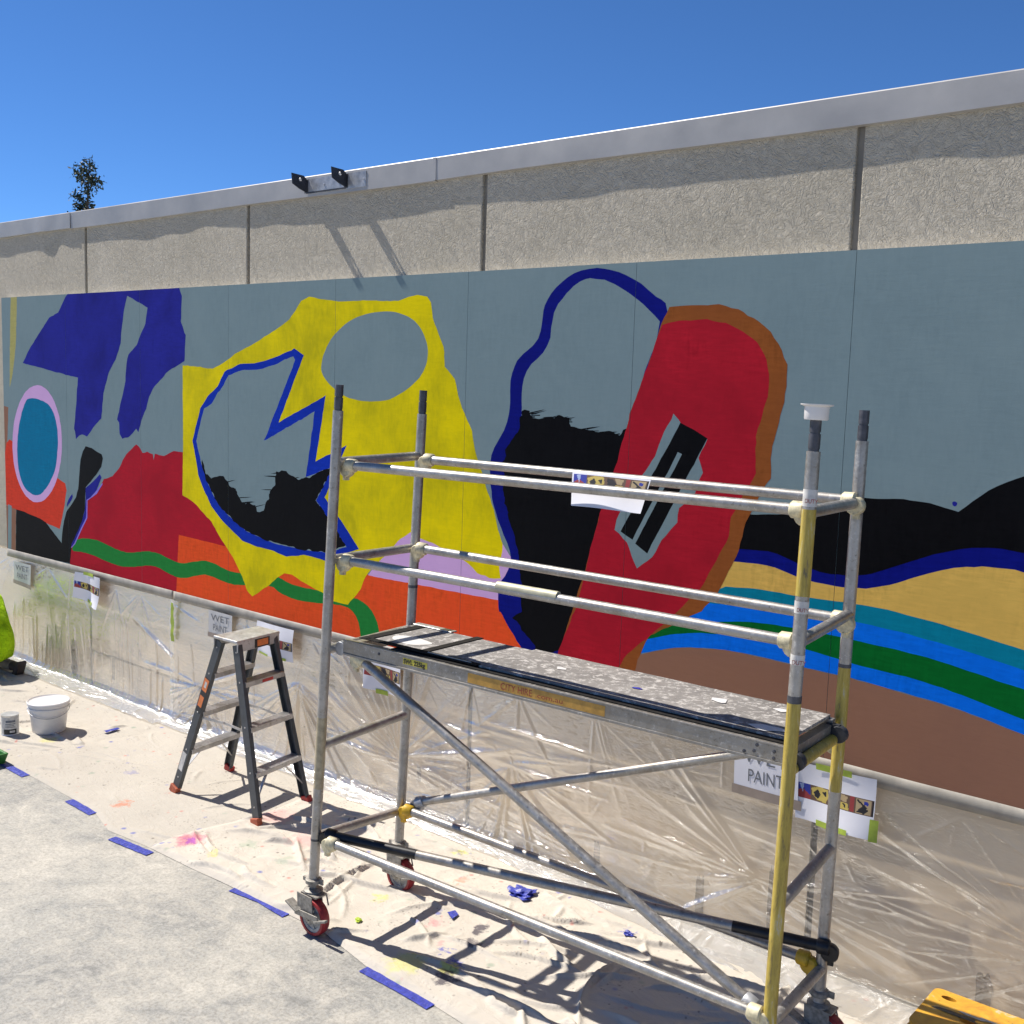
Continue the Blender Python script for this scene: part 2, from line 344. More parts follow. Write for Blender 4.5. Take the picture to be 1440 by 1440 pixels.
class MB:
    def __init__(s): s.v = []; s.f = []; s.m = []
    def add(s, v, f, mi=0):
        b = len(s.v); s.v += [tuple(map(float, p)) for p in v]; s.f += [[i+b for i in q] for q in f]; s.m += [mi]*len(f); return s
    def box8(s, c, mi=0):   # 8 corners, bottom 4 then top 4 (ccw from above)
        return s.add(c, [(3, 2, 1, 0), (4, 5, 6, 7), (0, 1, 5, 4), (1, 2, 6, 5), (2, 3, 7, 6), (3, 0, 4, 7)], mi)
    def box(s, x0, x1, y0, y1, z0, z1, mi=0):
        return s.box8([(x0, y0, z0), (x1, y0, z0), (x1, y1, z0), (x0, y1, z0), (x0, y0, z1), (x1, y0, z1), (x1, y1, z1), (x0, y1, z1)], mi)
    def obox(s, c, ax, ay, az, mi=0):   # centre + half axis vectors
        c, ax, ay, az = (np.asarray(k, float) for k in (c, ax, ay, az))
        return s.box8([c-ax-ay-az, c+ax-ay-az, c+ax+ay-az, c-ax+ay-az, c-ax-ay+az, c+ax-ay+az, c+ax+ay+az, c-ax+ay+az], mi)
    def beam(s, a, b, w, t, wdir, mi=0):   # bar a->b, width w along wdir, thickness t
        a, b, wdir = (np.asarray(k, float) for k in (a, b, wdir)); d = (b-a)/np.linalg.norm(b-a)
        wd = wdir-d*(wdir@d); wd /= np.linalg.norm(wd); td = np.cross(d, wd)
        return s.obox((a+b)/2, (b-a)/2, wd*w/2, td*t/2, mi)
    def tube(s, a, b, r, n=14, r2=None, caps=True, mi=0):
        a, b = np.asarray(a, float), np.asarray(b, float); d = (b-a)/np.linalg.norm(b-a)
        h = np.array([0, 0, 1.0]) if abs(d[2]) < 0.9 else np.array([1.0, 0, 0])
        u = np.cross(d, h); u /= np.linalg.norm(u); w = np.cross(d, u); r2 = r if r2 is None else r2
        ring = lambda c, rr: [c+rr*(math.cos(2*math.pi*k/n)*u+math.sin(2*math.pi*k/n)*w) for k in range(n)]
        f = [(k, n+k, n+(k+1) % n, (k+1) % n) for k in range(n)]
        if caps: f += [tuple(range(n)), tuple(range(2*n-1, n-1, -1))]
        return s.add(ring(a, r)+ring(b, r2), f, mi)
    def path(s, pts, r, n=10, mi=0):
        for a, b in zip(pts[:-1], pts[1:]): s.tube(a, b, r, n, mi=mi)
        return s
    def lathe(s, c, axis, prof, n=24, mi=0, caps=(True, True)):   # prof: (r, h) along axis
        c, d = np.asarray(c, float), np.asarray(axis, float); d = d/np.linalg.norm(d)
        h = np.array([0, 0, 1.0]) if abs(d[2]) < 0.9 else np.array([1.0, 0, 0])
        u = np.cross(d, h); u /= np.linalg.norm(u); w = np.cross(d, u)
        V = []; F = []
        for r, hh in prof:
            V += [c+d*hh+r*(math.cos(2*math.pi*k/n)*u+math.sin(2*math.pi*k/n)*w) for k in range(n)]
        for i in range(len(prof)-1):
            F += [(i*n+k, (i+1)*n+k, (i+1)*n+(k+1) % n, i*n+(k+1) % n) for k in range(n)]
        if caps[0]: F.append(tuple(range(n)))
        if caps[1]: F.append(tuple(range(len(V)-1, len(V)-n-1, -1)))
        return s.add(V, F, mi)
    def build(s, name, mat, parent=None, smooth=False, label=None):
        return obj(name, s.v, s.f, mat, parent, smooth, label, s.m if isinstance(mat, (list, tuple)) else None)
def bevel(o, w=0.003, seg=2, ang=0.6):
    md = o.modifiers.new('bevel', 'BEVEL'); md.width = w; md.segments = seg; md.limit_method = 'ANGLE'; md.angle_limit = ang; return o
def autosmooth(o, ang=40):
    for p in o.data.polygons: p.use_smooth = True
    md = o.modifiers.new('split', 'EDGE_SPLIT'); md.split_angle = math.radians(ang); return o
def text_part(name, txt, origin, xd, yd, size, mat, parent, squash=1.0, align='LEFT', label=None, bold=0.0):
    c = bpy.data.curves.new('text', 'FONT'); c.body = txt; c.size = size; c.align_x = align; c.offset = bold
    t = bpy.data.objects.new('text', c); COL.objects.link(t)
    bpy.context.view_layer.update()
    me = bpy.data.meshes.new_from_object(t.evaluated_get(bpy.context.evaluated_depsgraph_get()))
    V = np.array([v.co[:] for v in me.vertices]); F = [list(p.vertices) for p in me.polygons]
    bpy.data.objects.remove(t); bpy.data.curves.remove(c); bpy.data.meshes.remove(me)
    xd, yd = np.asarray(xd, float), np.asarray(yd, float)
    W = np.asarray(origin, float) + V[:, :1]*squash*xd + V[:, 1:2]*yd
    return obj(name, W, F, mat, parent, label=label)
def grid_faces(nu, nv):
    i = np.arange(nu-1)[:, None]*nv + np.arange(nv-1)[None, :]
    return np.stack([i, i+nv, i+nv+1, i+1], -1).reshape(-1, 4)

# ================================================================== SETTING
o = obj('ground', [(-300, -300, 0), (300, -300, 0), (300, 300, 0), (-300, 300, 0)], [(0, 1, 2, 3)], 'concrete'); o['kind'] = 'structure'

# ---- building wall behind the mural: tilt-up panels with recessed joints, sheet-metal coping
WY = 0.05                       # face of the wall
PW, J0 = 2.294, 1.16
wall = thing('building_wall', 'pale textured render wall with metal coping behind the mural', 'wall', (-2, WY+0.1, 0))
for k in range(-6, 3):
    x0, x1 = J0+k*PW+0.018, J0+(k+1)*PW-0.018
    b = MB().box(x0, x1, WY, WY+0.18, -0.05, 4.09)
    bevel(b.build('wall_panel', 'stucco', wall), 0.006, 2)
for k in range(-5, 3):
    x = J0+k*PW
    b = MB().box(x-0.0205, x+0.0205, WY+0.022, WY+0.15, -0.04, 4.08)
    b.build('panel_joint', 'sealant', wall)
MB().box(J0-6*PW, J0+3*PW, WY+0.185, WY+0.30, -0.05, 4.07).build('wall_core', 'board_back', wall)
# coping: sections butted at joints, face slightly buckled so that its shadow line wanders
cuts = [-12.6, -10.36, -5.94, -1.52, 2.9, 8.0]
for si, (a, b_) in enumerate(zip(cuts[:-1], cuts[1:])):
    n = int((b_-a)/0.06)+1
    xs = np.linspace(a+0.001, b_-0.001, n); V = []; F = []
    wob = 0.0048*(vnoise(xs*1.15+si*7.3, xs*0, 5)*2-1) + 0.0022*(vnoise(xs*3.7, xs*0, 8)*2-1)
    if si == 1: wob = wob + np.where((xs > -6.6) & (xs < -6.1), 0.007*np.sin((xs+6.6)/0.5*math.pi*2), 0)
    lap = 0.0012*(si % 2)
    prof = [(0.004, 4.032), (-0.0215, 4.035), (-0.0222, 4.10), (-0.0215, 4.166), (-0.0185, 4.171), (0.05, 4.176), (0.24, 4.160), (0.244, 4.06)]
    for i, x in enumerate(xs):
        for j, (dy, z) in enumerate(prof):
            f_ = [0.3, 1.0, 0.75, 0.3, 0.2, 0, 0, 0][j]
            V.append((x, WY+dy-(wob[i]*f_)-lap*(j in (1, 2, 3, 4)), z+(0.004*math.sin(x*1.9+si) if j in (0, 1) else 0)))
    F = grid_faces(n, len(prof))
    c_ = obj('coping_section', V, F, 'coping', wall, True); md = c_.modifiers.new('t', 'SOLIDIFY'); md.thickness = 0.0012; md.offset = 1
    autosmooth(c_, 12)
    if si:
        MB().box(a-0.022, a+0.004, WY-0.0262, WY-0.0240, 4.036, 4.168).build('coping_joint_strip', 'coping', wall)
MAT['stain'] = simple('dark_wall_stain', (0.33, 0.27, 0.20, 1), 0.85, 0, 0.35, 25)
# added lower panels; film scatter and cloth bounce put into their lighter colour
MAT['brightened_wall'] = simple('brightened_cream_wall', (0.76, 0.62, 0.44, 1), 0.8, 0, 0.07, 2.2)
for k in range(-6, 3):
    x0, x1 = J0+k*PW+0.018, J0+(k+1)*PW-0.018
    MB().box(x0, x1, WY-0.004, WY-0.0005, 0.0, 1.06).build('brightened_panel', 'brightened_wall', wall)
# dark recesses and smudges low on the wall
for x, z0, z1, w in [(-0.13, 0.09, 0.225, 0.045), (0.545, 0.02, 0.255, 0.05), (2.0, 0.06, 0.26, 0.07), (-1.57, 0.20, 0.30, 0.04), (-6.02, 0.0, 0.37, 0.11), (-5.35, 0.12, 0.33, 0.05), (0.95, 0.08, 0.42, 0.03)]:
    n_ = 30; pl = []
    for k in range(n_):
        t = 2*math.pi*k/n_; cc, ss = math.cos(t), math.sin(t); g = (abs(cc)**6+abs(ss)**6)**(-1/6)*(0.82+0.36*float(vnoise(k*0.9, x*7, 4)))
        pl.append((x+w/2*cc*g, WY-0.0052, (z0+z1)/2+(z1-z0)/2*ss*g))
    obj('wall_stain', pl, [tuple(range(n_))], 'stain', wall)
MB().box(-5.7, -3.5, WY-0.0075, WY-0.0042, 0.315, 0.335).build('wall_stain_line', 'stain', wall)

# ---- mural on boards
ZB, H = 1.070, 2.40
mural = thing('mural', 'unfinished abstract mural on boards with yellow, red and blue shapes', 'mural', (-2, 0, ZB))
XL, XR = -7.2, 3.6
MUR = lambda c, k=1.9: tuple(min(0.9, v*k) for v in lin(*c)[:3])+(1,)
P = {}
P['grey'] = paint('paint_blue_grey', MUR((92, 107, 109)), MUR((97, 111, 112)), 0.5, 0.55, 0.05)
P['purple'] = paint('paint_violet_blue', MUR((28, 30, 112)), MUR((20, 20, 84)), 0.8)
P['yellow'] = paint('paint_yellow', MUR((186, 165, 0)), MUR((132, 124, 8)), 0.75, 0.5, 0.10)
P['blue'] = paint('paint_blue', MUR((8, 38, 132)), MUR((5, 25, 105)), 0.6)
P['navy'] = paint('paint_navy', MUR((4, 11, 92)), MUR((3, 7, 72)), 0.6)
P['black'] = paint('paint_black', MUR((4, 4, 6)), MUR((8, 8, 10)), 0.6, 0.5)
P['red'] = paint('paint_red', MUR((140, 18, 32)), MUR((118, 15, 27)), 0.8)
P['orange'] = paint('paint_orange', MUR((192, 62, 24)), MUR((176, 54, 26)), 0.6)
P['rust_orange'] = paint('paint_rust_orange', MUR((168, 48, 30)), MUR((145, 38, 27)), 0.6)
P['green'] = paint('paint_green', MUR((24, 98, 40)), MUR((20, 82, 34)), 0.5)
P['pink'] = paint('paint_pink', MUR((163, 130, 165)), MUR((150, 118, 152)), 0.5, 0.6, 0.05)
P['teal'] = paint('paint_teal', MUR((0, 88, 118)), MUR((0, 76, 104)), 0.6)
P['sienna'] = paint('paint_sienna', MUR((114, 62, 26)), MUR((98, 52, 24)), 0.6)
P['tan'] = paint('paint_tan', MUR((172, 138, 66)), MUR((156, 126, 60)), 0.7)
P['sea'] = paint('paint_sea_green', MUR((0, 96, 116)), MUR((0, 84, 104)), 0.5)
P['azure'] = paint('paint_azure', MUR((0, 84, 178)), MUR((0, 72, 156)), 0.5)
P['leafgreen'] = paint('paint_leaf_green', MUR((0, 76, 26)), MUR((0, 66, 22)), 0.5)
P['brown'] = paint('paint_brown', MUR((112, 80, 63)), MUR((104, 74, 60)), 0.6, 0.6, 0.05)
P['oldyellow'] = paint('paint_faded_yellow', MUR((136, 128, 72)), MUR((120, 118, 80)), 0.6)
P['lav'] = paint('paint_lavender', MUR((120, 105, 165)), MUR((60, 45, 140)), 0.6)
x = XL; GAP = 0.0011
while x < XR-0.01:
    b = MB().box(x+GAP, x+1.2-GAP, 0.0, 0.018, ZB, ZB+H)
    me_ = b.build('mural_panel', [P['grey'], 'board_edge'], mural)
    for p in me_.data.polygons: p.material_index = 0 if p.normal.y < -0.5 or abs(p.normal.x) > 0.5 else 1
    x += 1.2
MB().box(XL+0.02, XR-0.02, 0.019, WY-0.001, ZB+H-0.045, ZB+H-0.004).build('batten', 'board_edge', mural)
MB().box(XL+0.02, XR-0.02, 0.019, WY-0.001, ZB+0.004, ZB+0.045).build('batten', 'board_edge', mural)
for xx in np.arange(XL+0.03, XR, 1.2): MB().box(xx-0.05, xx-0.01, 0.019, WY-0.001, ZB+0.05, ZB+H-0.05).build('batten', 'black_rubber', mural)

ZOOM = {'A': (0, 380, 3.6), 'B': (240, 380, 2.88), 'C': (660, 360, 2.88), 'D': (940, 500, 2.88), 'E': (0, 380, 9), 'F': (0, 540, 9), 'G': (0, 680, 9), 'H': (0, 740, 3.6), 'I': (460, 850, 3.6), 'J': (760, 900, 3.0), 'P': (0, 0, 1)}
def px(z, pts):
    ox, oy, s = ZOOM[z]; return [(ox+a/s, oy+b/s) for a, b in pts]
def chaikin(P_, it=2):
    for _ in range(it):
        Q = []
        for a, b in zip(P_, P_[1:]+P_[:1]):
            Q += [(a[0]*.75+b[0]*.25, a[1]*.75+b[1]*.25), (a[0]*.25+b[0]*.75, a[1]*.25+b[1]*.75)]
        P_ = Q
    return P_
LAYER = [0]; BOXES = []
rngm = random.Random(4)
def shape(mat, pts, label, smooth=0, rough=0.0035, sub=0.03):
    """a painted area: outline on the board plane, tessellated, cut at board edges and joints"""
    LAYER[0] += 1
    W = [ony(q) for q in pts]; W = [(w[0], w[2]) for w in W]
    bb = (min(w[0] for w in W), max(w[0] for w in W), min(w[1] for w in W), max(w[1] for w in W))
    lev = 1+max([l for (a, b, c, d, l) in BOXES if a < bb[1] and b > bb[0] and c < bb[3] and d > bb[2]], default=0)
    BOXES.append((*bb, lev)); y = -0.00005*lev
    if smooth: W = chaikin(W, smooth)
    Q = []
    for a, b in zip(W, W[1:]+W[:1]):
        L = math.hypot(b[0]-a[0], b[1]-a[1]); n = max(1, int(L/sub))
        for k in range(n): Q.append((a[0]+(b[0]-a[0])*k/n, a[1]+(b[1]-a[1])*k/n))
    A = np.array(Q)
    A[:, 0] += rough*((vnoise(A[:, 0]*23+LAYER[0], A[:, 1]*23, 3)-.5)+(vnoise(A[:, 0]*70, A[:, 1]*70, 13)-.5)*.7)*2
    A[:, 1] += rough*(vnoise(A[:, 0]*23+LAYER[0]*3, A[:, 1]*23, 9)-.5)*2
    tri = tessellate_polygon([[Vector((a, b, 0)) for a, b in A]])
    bm = bmesh.new()
    vs = [bm.verts.new((a, y, b)) for a, b in A]
    for t in tri:
        try: bm.faces.new([vs[i] for i in t])
        except ValueError: pass
    def cut(co, no, clear):
        bmesh.ops.bisect_plane(bm, geom=bm.verts[:]+bm.edges[:]+bm.faces[:], plane_co=co, plane_no=no, clear_outer=clear)
    cut((0, 0, ZB+H-0.001), (0, 0, 1), True); cut((0, 0, ZB+0.001), (0, 0, -1), True); cut((XL+0.002, 0, 0), (-1, 0, 0), True); cut((XR-.002, 0, 0), (1, 0, 0), True)
    k = XL+1.2
    while k < XR-0.1:
        cut((k-GAP, 0, 0), (1, 0, 0), False); cut((k+GAP, 0, 0), (1, 0, 0), False); k += 1.2
    for f in [f for f in bm.faces if abs((f.calc_center_median().x-XL+0.6) % 1.2-0.6) < GAP]: bm.faces.remove(f)
    bm.verts.ensure_lookup_table(); bm.verts.index_update()
    used = [v for v in bm.verts if v.link_faces]
    idx = {v: i for i, v in enumerate(used)}
    V = [v.co[:] for v in used]; F = []
    for f in bm.faces:
        f.normal_update(); q = [idx[v] for v in f.verts]
        F.append(q if f.normal.y < 0 else q[::-1])
    bm.free()
    return obj('painted_shape', V, F, P[mat], mural, label=label)

# left end
shape('oldyellow', px('P', [(15, 412), (24, 412), (22.5, 480), (20.5, 505), (17, 530), (13.5, 545), (14, 480)]), 'faded yellow vertical stripe', 0)
shape('brown', px('P', [(2, 569), (11.5, 573), (11, 600), (9, 640), (6, 690), (2, 690)]), 'brown strip', 0)
shape('red', px('A', [(355, 1445), (352, 1500), (362, 1390), (385, 1340), (412, 1310), (437, 1262), (440, 1165), (490, 1130), (525, 1058), (570, 1042), (605, 1000), (622, 960), (640, 930), (668, 905), (690, 880), (712, 905), (722, 925), (745, 920), (775, 932), (778, 962), (784, 930), (830, 940), (880, 914), (920, 922), (1000, 925), (1200, 1440), (1260, 1600), (900, 1640), (640, 1590), (355, 1510)]), 'dark red mound', 0)
shape('orange', px('P', [(251.5, 752), (320, 769), (420, 790), (518, 808), (600, 823), (702, 843), (715, 850), (740, 900), (760, 990), (640, 960), (440, 900), (247, 850)]), 'orange ground band', 0, 0.0015)
shape('green', px('H', [(395, 60), (480, 65), (540, 92), (600, 123), (660, 136), (740, 125), (800, 135), (860, 168), (920, 190), (980, 180), (1030, 172), (1080, 185), (1130, 214), (1180, 232), (1235, 240)])
      + px('B', [(330, 1232), (400, 1235), (440, 1243), (480, 1270), (535, 1285), (590, 1295), (650, 1312), (745, 1325), (790, 1350), (822, 1390), (842, 1440), (845, 1500), (770, 1500), (765, 1440), (745, 1388), (708, 1358), (625, 1350), (560, 1345), (500, 1334), (440, 1306), (410, 1278), (330, 1270)])
      + px('H', [(1240, 300), (1170, 295), (1110, 270), (1050, 245), (1000, 248), (950, 262), (900, 262), (850, 237), (800, 207), (750, 197), (700, 204), (640, 208), (580, 195), (520, 170), (470, 146), (420, 131), (358, 125), (378, 88)]), 'winding green band', 1, 0.002)
shape('pink', px('B', [(800, 1236), (850, 1165), (930, 1075), (970, 1050), (1030, 1075), (1150, 1130), (1345, 1110), (1395, 1190), (1390, 1260), (1345, 1340), (1330, 1337), (1060, 1285)]), 'mauve pink patch', 0, 0.002)
shape('yellow', px('B', [(48, 385), (110, 390), (170, 400), (200, 385), (260, 340), (330, 300), (420, 245), (480, 200), (530, 125), (560, 108), (620, 118), (680, 128), (780, 122), (860, 125), (920, 125), (965, 108), (1000, 98), (1040, 105), (1055, 130), (1062, 190), (1085, 260), (1105, 310), (1112, 390), (1150, 440), (1165, 510), (1190, 580), (1220, 650), (1235, 740), (1260, 820), (1285, 900), (1310, 970), (1325, 1050), (1345, 1110), (1340, 1160), (1330, 1190), (1335, 1250), (1290, 1246), (1240, 1225), (1205, 1188), (1150, 1150), (1060, 1105), (1010, 1085), (970, 1062), (930, 1087), (870, 1155), (820, 1200), (790, 1240), (770, 1290), (720, 1355), (690, 1350), (660, 1340), (625, 1312), (560, 1277), (540, 1265), (490, 1231), (460, 1228), (430, 1246), (400, 1275), (330, 1322), (310, 1300), (290, 1240), (250, 1160), (200, 1080), (165, 1020), (95, 940), (48, 910), (50, 700)]), 'large yellow shape', 0)
shape('grey', px('B', [(608, 390), (625, 320), (665, 255), (730, 200), (800, 173), (870, 165), (930, 172), (985, 200), (1020, 245), (1040, 300), (1042, 360), (1020, 420), (985, 460), (940, 495), (880, 528), (800, 533), (730, 522), (680, 495), (640, 460), (615, 425)]), 'blue grey oval in the yellow shape', 2, 0.002)
shape('blue', px('B', [(500, 318), (540, 345), (510, 420), (437, 617), (628, 508), (587, 775), (713, 709), (700, 740), (624, 919), (690, 1015), (764, 1129), (700, 1150), (632, 1178), (590, 1165), (540, 1153), (470, 1160), (410, 1135), (350, 1120), (290, 1095), (250, 1055), (205, 1010), (165, 955), (135, 890), (112, 830), (105, 780), (88, 690), (100, 640), (120, 560), (150, 510), (190, 470), (218, 410), (280, 380), (340, 378), (400, 360), (440, 346)]), 'blue zigzag outline', 0, 0.003)
shape('grey', px('B', [(497, 350), (505, 365), (378, 692), (583, 572), (548, 838), (655, 795), (590, 931), (650, 1025), (712, 1120), (635, 1145), (600, 1140), (520, 1130), (450, 1115), (380, 1090), (310, 1060), (260, 1020), (210, 970), (175, 920), (145, 850), (125, 790), (110, 720), (103, 690), (118, 630), (135, 560), (165, 540), (185, 505), (215, 465), (235, 425), (290, 405), (360, 400), (420, 385), (460, 362)]), 'blue grey field inside the zigzag outline', 0, 0.004)
shape('black', px('B', [(130, 766), (138, 800), (140, 825), (165, 842), (190, 832), (218, 838), (235, 870), (262, 885), (290, 940), (318, 945), (345, 957), (352, 975), (375, 975), (385, 940), (402, 930), (400, 895), (420, 870), (428, 812), (470, 820), (525, 850), (548, 842), (655, 795), (590, 931), (650, 1025), (712, 1120), (635, 1145), (600, 1140), (520, 1130), (450, 1115), (380, 1090), (310, 1060), (260, 1020), (210, 970), (175, 920), (145, 850), (124, 790)]), 'ragged black area inside the zigzag outline', 0, 0.011, 0.012)
shape('purple', px('A', [(345, 110), (905, 80), (920, 130), (915, 260), (940, 330), (935, 460), (850, 510), (780, 590), (755, 640), (740, 700), (715, 760), (700, 822), (690, 800), (672, 825), (650, 845), (620, 852), (605, 830), (604, 770), (592, 757), (615, 660), (635, 560), (640, 470), (650, 425), (690, 380), (735, 270), (745, 188), (645, 128), (632, 180), (620, 260), (610, 370), (585, 450), (550, 520), (525, 620), (513, 750), (470, 800), (440, 842), (415, 832), (400, 838), (385, 855), (376, 800), (385, 680), (395, 545), (280, 515), (115, 470), (150, 400), (190, 330), (250, 240), (295, 215), (320, 160)]), 'violet blue shape', 0, 0.004)
shape('rust_orange', px('P', [(4, 660), (9, 623), (13, 618), (17, 620), (30, 640), (60, 690), (80, 672), (92, 680), (93.5, 690), (90, 715), (84, 744), (64, 735), (24, 718), (2, 706)]), 'red orange patch', 0, 0.003)
shape('brown', px('P', [(2, 708), (22.5, 716), (22, 776), (2, 771)]), 'brown strip', 0, 0.001)
shape('grey', px('P', [(11.5, 709), (16.5, 711.5), (16, 776), (11, 774)]), 'blue grey stripe', 0, 0.001)
ell = lambda cx, cy, rx, ry, n=40, t=0: [(cx+rx*math.cos(a)*math.cos(t)-ry*math.sin(a)*math.sin(t), cy+rx*math.cos(a)*math.sin(t)+ry*math.sin(a)*math.cos(t)) for a in np.linspace(0, 2*math.pi, n, endpoint=False)]
shape('pink', ell(52.3, 624, 34.8, 82.5), 'pink ring', 0, 0.003)
shape('teal', px('F', [(350, 185), (430, 178), (500, 200), (590, 235), (640, 290), (690, 390), (715, 490), (732, 620), (733, 780), (722, 950), (700, 1080), (660, 1190), (600, 1300), (530, 1390), (460, 1415), (400, 1395), (330, 1340), (280, 1250), (240, 1120), (218, 950), (218, 780), (228, 620), (250, 470), (285, 330), (320, 230)]), 'teal oval', 1, 0.003)
shape('black', px('G', [(205, 325), (300, 352), (400, 400), (500, 440), (580, 490), (640, 570), (700, 650), (780, 755), (790, 600), (810, 480), (840, 360), (900, 270), (965, 170), (990, 60)]) + px('F', [(1008, 1100), (1020, 950), (1050, 850), (1085, 790), (1160, 810), (1220, 850), (1285, 888), (1303, 940), (1280, 1050), (1220, 1150), (1150, 1230), (1085, 1310), (1078, 1430)]) + px('G', [(1080, 200), (1075, 330), (1040, 470), (1000, 570), (950, 690), (905, 790), (885, 1010), (200, 860)]), 'black shape with a narrow neck', 0, 0.003)
shape('purple', px('G', [(1085, 55), (1190, -35), (1265, -120), (1285, -80), (1220, 90), (1150, 172), (1098, 208), (1095, 430), (1050, 520), (1000, 630), (940, 760), (903, 805), (905, 765), (960, 660), (1040, 470), (1075, 330), (1082, 200)]), 'violet blue sliver', 0, 0.002)
shape('lav', px('G', [(1220, 90), (1300, -10), (1296, 15), (1225, 130), (1150, 185), (1108, 215), (1106, 435), (1060, 528), (1010, 636), (950, 768), (905, 812), (898, 806), (938, 762), (996, 630), (1046, 520), (1091, 430), (1096, 207), (1150, 172)]), 'lavender outline', 0, 0.001)
shape('purple', px('G', [(915, 130), (920, 165), (910, 200), (880, 250), (845, 297), (848, 250), (880, 180)]), 'violet blue sliver', 0, 0.002)
# right group
shape('navy', px('C', [(812, 206), (740, 150), (680, 100), (620, 70), (560, 52), (500, 48), (440, 60), (385, 95), (340, 140), (310, 190), (300, 230), (292, 290), (275, 350), (200, 410), (175, 460), (165, 520), (165, 620), (150, 690), (110, 760), (83, 820), (85, 930), (100, 1020), (130, 1110), (160, 1180), (170, 1240), (150, 1290), (125, 1320), (115, 1370), (118, 1440)]) + px('I', [(880, 40), (910, 100), (960, 180), (1020, 280), (1060, 420), (1300, 420)]) + px('C', [(420, 1440), (600, 830), (780, 278)]), 'navy outline', 1, 0.003)
shape('grey', px('C', [(780, 278), (740, 230), (670, 165), (600, 120), (560, 100), (500, 90), (460, 95), (410, 130), (345, 215), (335, 270), (325, 350), (290, 405), (240, 450), (215, 510), (212, 570), (212, 630), (208, 700), (420, 800), (600, 830), (700, 500)]), 'blue grey field inside the navy outline', 1, 0.003)
shape('black', px('C', [(212, 632), (222, 627), (240, 628), (246, 658), (280, 660), (300, 652), (360, 650), (404, 656), (414, 690), (450, 700), (500, 702), (540, 716), (590, 716), (612, 722), (622, 704), (634, 700), (625, 770), (600, 900), (480, 1270), (420, 1440), (400, 1600), (330, 1600)]) + px('I', [(1090, 330), (1050, 215), (1000, 150), (940, 62)]) + px('C', [(212, 1440), (214, 1380), (205, 1300), (205, 1210), (190, 1150), (165, 1080), (145, 1000), (135, 920), (138, 830), (150, 780), (200, 700)]), 'black lower part inside the navy outline', 0, 0.011, 0.012)
# landscape at the right
ex = lambda pts, *e: pts+list(e)
D = lambda pts: px('D', pts)
shape('black', D([(330, 645), (440, 642), (540, 635), (650, 610), (790, 575), (850, 578), (950, 582), (1060, 600), (1150, 625), (1175, 633), (1230, 590), (1300, 545), (1370, 515), (1440, 490), (1700, 430), (2600, 560), (2600, 1000), (1700, 900), (1440, 830), (1320, 810), (1200, 812), (1100, 830), (1000, 860), (900, 890), (800, 915), (680, 915), (590, 895), (500, 855), (420, 820), (350, 810), (240, 810)]), 'black hills', 0, 0.003)
shape('tan', D([(235, 830), (340, 838), (410, 848), (490, 880), (570, 910), (680, 930), (780, 938), (870, 930), (980, 900), (1080, 870), (1180, 852), (1300, 850), (1440, 870), (1700, 940), (2600, 1100), (2600, 1650), (1700, 1320), (1440, 1210), (1300, 1170), (1150, 1120), (1000, 1080), (850, 1040), (720, 1020), (560, 1000), (420, 975), (330, 962), (200, 958)]), 'tan band', 0, 0.003)
shape('navy', D([(240, 782), (285, 785), (350, 788), (420, 795), (500, 830), (590, 870), (680, 890), (800, 890), (900, 860), (1000, 830), (1100, 800), (1200, 780), (1320, 778), (1440, 800), (1700, 870), (2600, 980), (2600, 1100), (1700, 950), (1440, 875), (1300, 855), (1180, 857), (1080, 875), (980, 905), (870, 935), (780, 945), (680, 935), (570, 915), (490, 885), (410, 850), (340, 840), (230, 832)]), 'wavy navy band', 1, 0.003)
shape('sea', D([(200, 935), (330, 942), (420, 955), (560, 980), (720, 1000), (850, 1020), (1000, 1060), (1150, 1100), (1300, 1150), (1440, 1190), (1700, 1290), (2600, 1650), (2600, 1800), (1700, 1390), (1440, 1290), (1200, 1210), (900, 1125), (620, 1070), (500, 1050), (100, 1020)]), 'teal stripe', 1, 0.002)
shape('azure', D([(60, 990), (150, 1003), (330, 1016), (500, 1035), (620, 1055), (750, 1075), (900, 1110), (1050, 1150), (1200, 1195), (1350, 1242), (1440, 1275), (1700, 1375), (2600, 1790), (2600, 2050), (1700, 1640), (1440, 1536), (1300, 1480), (1200, 1441), (1080, 1402), (900, 1350), (720, 1300), (560, 1265), (400, 1225), (230, 1190), (80, 1180), (0, 1185), (-60, 1196), (-130, 1210), (-130, 1100)]), 'bright blue stripe', 1, 0.002)
shape('leafgreen', D([(-130, 1130), (0, 1092), (150, 1080), (300, 1077), (400, 1086), (560, 1110), (740, 1150), (900, 1185), (1100, 1236), (1250, 1290), (1440, 1352), (1700, 1450), (2600, 1860), (2600, 1990), (1700, 1580), (1440, 1474), (1300, 1420), (1150, 1360), (1000, 1310), (850, 1275), (720, 1240), (560, 1190), (400, 1150), (230, 1130), (100, 1122), (0, 1130), (-130, 1160)]), 'green stripe', 1, 0.002)
shape('brown', D([(-200, 1225), (-130, 1213), (-60, 1198), (0, 1187), (80, 1182), (230, 1192), (400, 1227), (560, 1267), (720, 1302), (900, 1352), (1080, 1404), (1200, 1443), (1440, 1538), (1700, 1642), (2600, 2052), (2600, 2600), (1400, 2000), (-200, 1500)]), 'brown ground', 0, 0.002)
